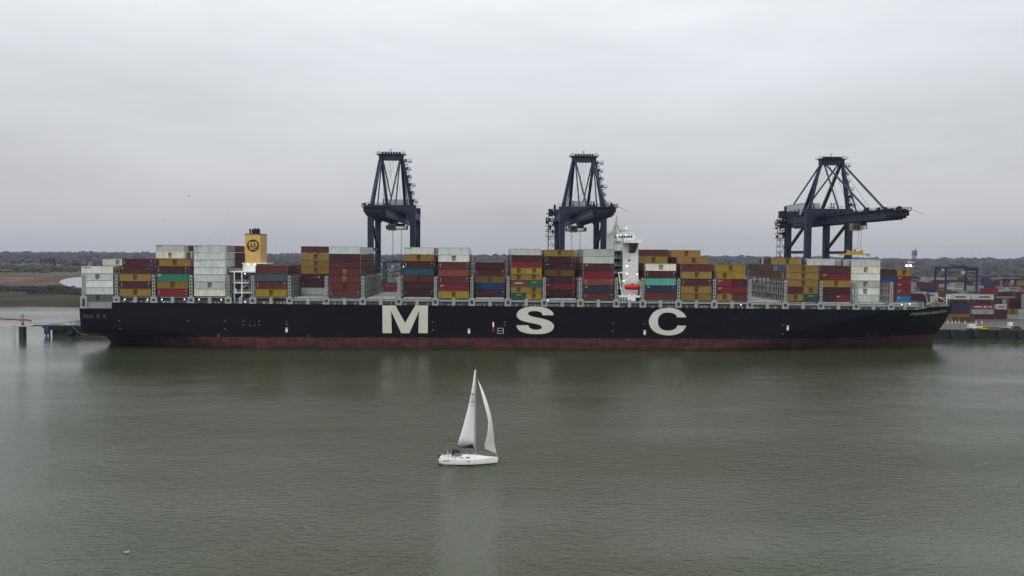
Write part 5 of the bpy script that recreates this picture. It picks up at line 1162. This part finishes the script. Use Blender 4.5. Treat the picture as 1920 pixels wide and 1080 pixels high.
for a_, c_ in ((859, 869.5), (873, 883)):
    q = []
    for px in (a_, c_): 
        u = bu(px)
        for f in (.35, .8): yy, zz = cabin_y(u, f); q.append((bx0 + LB * u + (.12 if f > .5 else 0) * (1 if px == a_ else -1), yy - .01, zz))
    MB().add(q, [(0, 2, 3, 1)]).build('window', M_glass, roof)
def hull_y(u, z): 
    w_, fb, kl = bsec(u); a = max(0, (z - kl) / (fb - kl)) ** (1 / 2.2); return BY - w_ * (math.sin(min(1, a * 1.15) * math.pi / 2) ** .75)
def hb_(px0, px1, z0, z1, nm_, m2):
    q = [(bx0 + LB * bu(p), hull_y(bu(p), z) - .03, z) for p, z in ((px0, z0), (px1, z0), (px1, z1), (px0, z1))]; MB().add(q, [(0, 1, 2, 3)]).build(nm_, m2, hullb)
hb_(877, 881.6, .72, .86, 'hull_window', M_glass); hb_(849, 851.6, .98, 1.03, 'cleat', M_black)
b = MB(); vs_, fs_, _ = text_geo('HANSE', .03, .3); zz0, zz1 = .74, .96; u0, u1 = bu(830.5), bu(844.5)
b.add([(bx0 + LB * (u0 + (u1 - u0) * p), hull_y(u0 + (u1 - u0) * p, zz0 + (zz1 - zz0) * q_) - .03, zz0 + (zz1 - zz0) * q_) for p, q_ in vs_], fs_); b.build('boat_name', M_black, hullb)
# cockpit, wheel, spray hood, rails
b = MB(); x0 = bx0 + .5; b.box(x0, x0 + 2.4, BY - 1.25, BY - .95, 1.02, 1.32); b.box(x0, x0 + 2.4, BY + .95, BY + 1.25, 1.02, 1.32); b.box(x0, x0 + 2.3, BY - .94, BY + .94, 1.06, 1.1); b.build('cockpit', M_gel, boat)
b = MB(); wx = bx0 + 1.55
for k in range(14):
    a0, a1 = 2 * math.pi * k / 14, 2 * math.pi * (k + 1) / 14; b.bar((wx, BY + .45 * math.cos(a0), 1.95 + .45 * math.sin(a0)), (wx, BY + .45 * math.cos(a1), 1.95 + .45 * math.sin(a1)), .04)
for k in range(3): a0 = 2 * math.pi * k / 3; b.bar((wx, BY, 1.95), (wx, BY + .45 * math.cos(a0), 1.95 + .45 * math.sin(a0)), .03)
b.box(wx + .03, wx + .25, BY - .12, BY + .12, 1.1, 1.95); b.build('steering_wheel', M_lgrey, boat)
M_can = mat('black canvas', (.014, .015, .018), rough=.9); b = MB(); sx0, sx1, sx2 = bp(847.5, 850).x, bp(853, 850).x, bp(862, 850).x
H = []
for x, z, w_ in ((sx0, 2.25, 1.0), (sx0 + .25, 2.62, 1.05), (sx1, 2.5, 1.05), (sx2, 2.28, .9)):
    H += [(x, BY - w_, z - (.95 if x < sx1 else .3)), (x, BY - w_ * .93, z - .12), (x, BY, z), (x, BY + w_ * .93, z - .12), (x, BY + w_, z - (.95 if x < sx1 else .3))]
b.add(H, [(i * 5 + k, (i + 1) * 5 + k, (i + 1) * 5 + k + 1, i * 5 + k + 1) for i in range(3) for k in range(4)]); b.build('spray_hood', M_can, boat)
b = MB(); b.add([(sx1 - .1, BY - 1.04, 2.3), (sx2, BY - .9, 2.05), (sx2 + .5, BY - .85, 1.62), (sx1 - .2, BY - 1.05, 1.6)], [(0, 1, 2, 3)]); b.build('hood_window', mat('hood clear panel', (.2, .22, .24), rough=.2), boat)
b = MB()
for sg in (-1, 1):
    prev = None
    for k in range(9):
        u = .03 + k * .118; w_ = bsec(u)[0] * .95; p_ = Vector((bx0 + LB * u, BY + sg * w_, bsec(u)[1])); b.cyl(p_, p_ + Vector((0, 0, .62)), .015, n=5)
        if prev is not None: b.bar(prev + Vector((0, 0, .6)), p_ + Vector((0, 0, .6)), .014); b.bar(prev + Vector((0, 0, .32)), p_ + Vector((0, 0, .32)), .012)
        prev = p_
b.cyl((bx1 - .35, BY - .35, 1.15), (bx1 + .1, BY, 1.75), .02, n=5); b.cyl((bx1 - .35, BY + .35, 1.15), (bx1 + .1, BY, 1.75), .02, n=5); b.cyl((bx0 + .1, BY - 1.2, 1.7), (bx0 + .1, BY + 1.2, 1.7), .02, n=5)
b.build('guard_rail', M_lgrey, boat)
b = MB(); b.box(bx0 - .05, bx0 + .2, BY - 1.05, BY - .75, 1.25, 1.95); b.build('outboard_motor', M_black, boat)
b = MB(); b.bar((bx1 - .1, BY, 1.12), (bx1 + .5, BY, 1.0), .07); b.bar((bx1 + .1, BY, 1.05), (bx1 + .35, BY, .85), .12); b.build('anchor', M_black, boat)
# rig
mxx = bp(891.5, 852).x; mtop = bp(891, 692.5).z; b = MB()
b.cyl((mxx, BY, 1.4), (mxx + .02, BY, mtop), .085, .055, 8)
for h in (.36, .66): zz = 1.4 + (mtop - 1.4) * h; b.bar((mxx, BY - .95, zz), (mxx, BY + .95, zz), .05, .03)
b.cyl((mxx, BY, mtop), (mxx, BY, mtop + .5), .012, n=4); b.build('mast', mat('aluminium mast', (.5, .52, .54), rough=.35, metal=.5), boat)
b = MB(); tk = bp(931.6, 852.5); hd = bp(895, 712.5)
b.bar((mxx, BY, hd.z + .1), (bx1 - .1, BY, 1.2), .02); b.bar((mxx, BY, mtop - .1), (bx0 + .1, BY, 1.1), .016)
for sg in (-1, 1):
    z1 = 1.4 + (mtop - 1.4) * .36; z2 = 1.4 + (mtop - 1.4) * .66
    b.bar((mxx, BY + sg * 1.55, 1.05), (mxx, BY + sg * .95, z1), .014); b.bar((mxx, BY + sg * .95, z1), (mxx, BY + sg * .95, z2), .014); b.bar((mxx, BY + sg * .95, z2), (mxx, BY, mtop - .3), .014)
b.build('rigging', M_rope, boat)
def sail(rows, thick, name, m2, ny=7):
    V = []; 
    for (l, m_, r_) in rows:
        for k in range(ny):
            t_ = k / (ny - 1); l_ = Vector(l); mm = Vector(m_); rr = Vector(r_)
            V.append(l_ * (1 - t_) ** 2 + mm * 2 * t_ * (1 - t_) + rr * t_ ** 2)
    n_ = len(rows); F_ = [(i * ny + k, i * ny + k + 1, (i + 1) * ny + k + 1, (i + 1) * ny + k) for i in range(n_ - 1) for k in range(ny - 1)]
    b = MB(); b.add(V, F_); o = b.build(name, m2, boat, smooth=True); md = o.modifiers.new('thickness', 'SOLIDIFY'); md.thickness = thick; return o
rows = []
for py, xl in ((694, 889.9), (710, 887.8), (736.4, 883.6), (763.6, 877.9), (784, 872.4), (804.4, 867), (820, 862), (835.5, 857.3)):
    h = (py - 694) / 141; pr = 890.2; A = bp(pr, py + (3.5 * h)); yo = -.55 * h
    Bv = bp(xl, py, yo - .25 * (1 - h) * min(1, h * 4)); A = Vector((mxx - .08, BY, A.z)); M_ = (A + Bv) / 2 + Vector((0, -.5 * math.sin(math.pi * min(1, .25 + h * .7)) * min(1, h * 3), -.0))
    rows.append((A, M_, Bv))
main = sail(rows, .02, 'mainsail', M_sail)
b = MB()
def sail_y(px, py):
    h = (py - 694) / 141; return -.16 - .42 * h
for body, px, py, w_, h, c in (('GBR', 883.2, 741.5, 6.2, 4.8, 0), ('GBR', 882.6, 747.8, 6.2, 3.2, 1), ('7175', 881.2, 755.8, 7.6, 4.6, 0), ('7175', 880.0, 761.6, 8, 3.4, 1), ('H', 887.0, 728.2, 1.8, 4, 0), ('2', 887.2, 734, 1.3, 2.4, 1)):
    p_ = bp(px, py, -.42); q_ = bp(px + w_, py - h, -.42); word(b, body, p_.x, p_.z, q_.x - p_.x, q_.z - p_.z, BY - .44 - .22, .02, mi=c)
b.build('sail_number', [mat('sail number navy', (.05, .05, .14)), mat('sail number faint', (.4, .41, .5))], main)
b = MB(); Pb = [(856, 833.8), (860, 836.2), (867, 837), (874, 836), (880, 834), (884.5, 832.6), (886.5, 833), (888.4, 839.3), (880, 839.4), (868, 838.3), (859, 837)]
Pw = [(bp(*p, -.4).x, bp(*p, -.4).z) for p in Pb]; b.plate(Pw, BY - .85, BY - .3); b.build('sail_bag', M_can, boat)
b = MB(); a = bp(856, 836.4, -.55); c = bp(890.5, 839, 0); b.cyl((a.x, BY - .62, a.z - .05), (mxx, BY, c.z), .08, n=8); b.bar((c.x - 1.4, BY - .3, c.z), (mxx, BY, 1.7), .05); b.bar((a.x + 1.8, BY - .55, a.z - .1), (a.x + 2, BY - .2, 1.45), .03); b.build('boom', M_lgrey, boat)
# foresail: luff on the forestay, belly swelling to leeward, leech twisted off at the top
rows = []
T_ = Vector((bx1 - .15, BY, tk.z)); Hh = Vector((mxx + .42, BY, hd.z))
for i in range(15):
    v = i / 14; py = 713 + (851 - 713) * v; A = Hh.lerp(T_, v); lx = 895 + (931.6 - 895) * v
    edge = lx + 15.5 * math.sin(math.pi * v ** .8) ** .9
    if v < .5: le = lx + 1.2
    else: le = lx + 1.2 - (lx - 905.8 + 1.2) * ((v - .5) / .42) ** 1.0 if v < .92 else 906 + (931 - 906) * ((v - .92) / .08)
    pyl = py + (-6 * (v > .9) * (1 - (v - .9) / .1) if v > .9 else 0)
    Bv = bp(le, min(py, 851), -1.9 * math.sin(math.pi * min(1, v * .95 + .03))); M_ = bp(edge, py, -1.5 * math.sin(math.pi * v))
    rows.append((A, M_, Bv))
rows = rows
jib = sail(rows, .02, 'foresail', M_jib, 9)
b = MB(); cl = bp(906.5, 842, -1.6); b.bar((cl.x, cl.y, cl.z), (bx0 + LB * .42, BY - 1.2, 1.2), .02); b.build('jib_sheet', M_rope, boat)

# helmsman: one skinned body, clothes as children
hx, hy = bp(833.2, 850).x, BY + .1; base = 1.1; face_up = 1.72
person = thing('person', (hx, hy, base), 'person in a red jacket and dark hat standing at the helm of the yacht', 'person')
def skin_obj(name, nodes, edges, mats, parent, loc, sub=2):
    me = bpy.data.meshes.new(name); me.from_pydata([n_[0] for n_ in nodes], edges, []); o = bpy.data.objects.new(name, me); col.objects.link(o); o.parent = parent; o.location = loc
    for m2 in mats: me.materials.append(m2)
    md = o.modifiers.new('skin', 'SKIN'); sv = me.skin_vertices[0].data
    for i, n_ in enumerate(nodes): sv[i].radius = (n_[1], n_[2] if len(n_) > 2 else n_[1]); sv[i].use_root = i == 0
    o.modifiers.new('sub', 'SUBSURF').levels = sub; o.modifiers['sub'].render_levels = sub; return o
nd = [((0, 0, .95), .15, .12), ((0, 0, 1.12), .14, .11), ((.01, 0, 1.32), .16, .12), ((.02, 0, 1.46), .07), ((.03, 0, 1.55), .06), ((.04, 0, 1.65), .095), ((.04, 0, 1.74), .085)]
ed = [(0, 1), (1, 2), (2, 3), (3, 4), (4, 5), (5, 6)]
for sg in (-1, 1):
    k = len(nd); nd += [((.01, sg * .19, 1.40), .06), ((.12, sg * .25, 1.15), .047), ((.36, sg * .2, 1.06), .036), ((.44, sg * .2, 1.07), .032)]
    ed += [(2, k), (k, k + 1), (k + 1, k + 2), (k + 2, k + 3)]
    for f in range(4): j = len(nd); nd += [((.50, sg * .2 + (f - 1.5) * .021, 1.075), .009), ((.525, sg * .2 + (f - 1.5) * .022, 1.045), .008)]; ed += [(k + 3, j), (j, j + 1)]
    j = len(nd); nd += [((.46, sg * .165, 1.05), .010), ((.49, sg * .15, 1.04), .009)]; ed += [(k + 3, j), (j, j + 1)]
    k = len(nd); nd += [((0, sg * .1, .86), .085), ((.03, sg * .11, .48), .06), ((-.01, sg * .12, .1), .042), ((.12, sg * .13, .04), .035)]; ed += [(0, k), (k, k + 1), (k + 1, k + 2), (k + 2, k + 3)]
skin_obj('body', nd, ed, [M_skin], person, (0, 0, 0), 1)
jn = [((0, 0, .92), .175, .15), ((0, 0, 1.12), .165, .14), ((.01, 0, 1.34), .185, .145), ((.02, 0, 1.47), .09)]; je = [(0, 1), (1, 2), (2, 3)]
for sg in (-1, 1): k = len(jn); jn += [((.01, sg * .2, 1.41), .085), ((.12, sg * .26, 1.15), .068), ((.33, sg * .21, 1.06), .052)]; je += [(2, k), (k, k + 1), (k + 1, k + 2)]
skin_obj('jacket', jn, je, [M_red], person, (0, 0, 0), 1)
tn = [((0, 0, .94), .16, .14)]; te = []
for sg in (-1, 1): k = len(tn); tn += [((0, sg * .1, .84), .1), ((.03, sg * .11, .48), .075), ((-.01, sg * .12, .12), .06)]; te += [(0, k), (k, k + 1), (k + 1, k + 2)]
skin_obj('trousers', tn, te, [mat('dark trousers', (.02, .02, .03))], person, (0, 0, 0), 1)
b = MB(); b.ball((hx + .035, hy, base + 1.73), .112, 10, 6, .95); b.build('hat', M_can, person)

# gulls
def gull(p, label, flying):
    r = thing('gull', p, label, 'gull'); b = MB(); s = 1.0
    b.ball(p, .12, 8, 6, .8); b.v = [(p[0] + (v[0] - p[0]) * 2.1, v[1], v[2]) for v in b.v]
    b.ball((p[0] - .26, p[1], p[2] + .12), .06, 7, 5); b.cyl((p[0] - .3, p[1], p[2] + .12), (p[0] - .4, p[1], p[2] + .1), .02, .008, 5); b.build('body', M_white, r, smooth=True)
    for sg in (-1, 1):
        w_ = MB(); 
        if flying: w_.add([(p[0] - .15, p[1] + sg * .1, p[2] + .05), (p[0] + .15, p[1] + sg * .1, p[2] + .05), (p[0] + .12, p[1] + sg * .45, p[2] + .22), (p[0] + .2, p[1] + sg * .8, p[2] + .1), (p[0] - .12, p[1] + sg * .45, p[2] + .24)], [(0, 1, 2, 4), (4, 2, 3)])
        else: w_.add([(p[0] - .18, p[1] + sg * .13, p[2] + .12), (p[0] + .1, p[1] + sg * .16, p[2] + .14), (p[0] + .34, p[1] + sg * .03, p[2] + .08), (p[0] + .05, p[1] + sg * .14, p[2] - .02)], [(0, 1, 2, 3)])
        w_.build('wing', M_lgrey, r)
v = onZ(238.5, 1037, 0); gull((v.x, v.y, .1), 'small white gull floating on the water in the lower left', False)
v = onY(354.5, 368.5, -100); gull(tuple(v), 'tiny flying gull high in the sky, the upper of two', True)
v = onY(306, 412, -100); gull(tuple(v), 'tiny flying gull low in the sky, the lower of two', True)

# ------------------------------------------------------------------ air
hz = MB().box(-9600, 9600, -800, 9300, -5, 150).build('haze', [bpy.data.materials.new('haze air')]); tag(hz, kind='stuff'); hz['label'] = 'thin winter haze over the river and hills'; hz['category'] = 'haze'
m = hz.data.materials[0]; m.use_nodes = True; n = m.node_tree.nodes; l = m.node_tree.links; n.remove(n['Principled BSDF'])
pv = n.new('ShaderNodeVolumePrincipled'); pv.inputs['Color'].default_value = (.72, .79, .97, 1); pv.inputs['Density'].default_value = .000052; l.new(pv.outputs[0], n['Material Output'].inputs['Volume'])

for o in bpy.data.objects:
    if '_o' in o: del o['_o']
from collections import Counter
print('dups', [k for k, v in Counter(LABELS).items() if v > 1][:8], 'objects', len(bpy.data.objects))
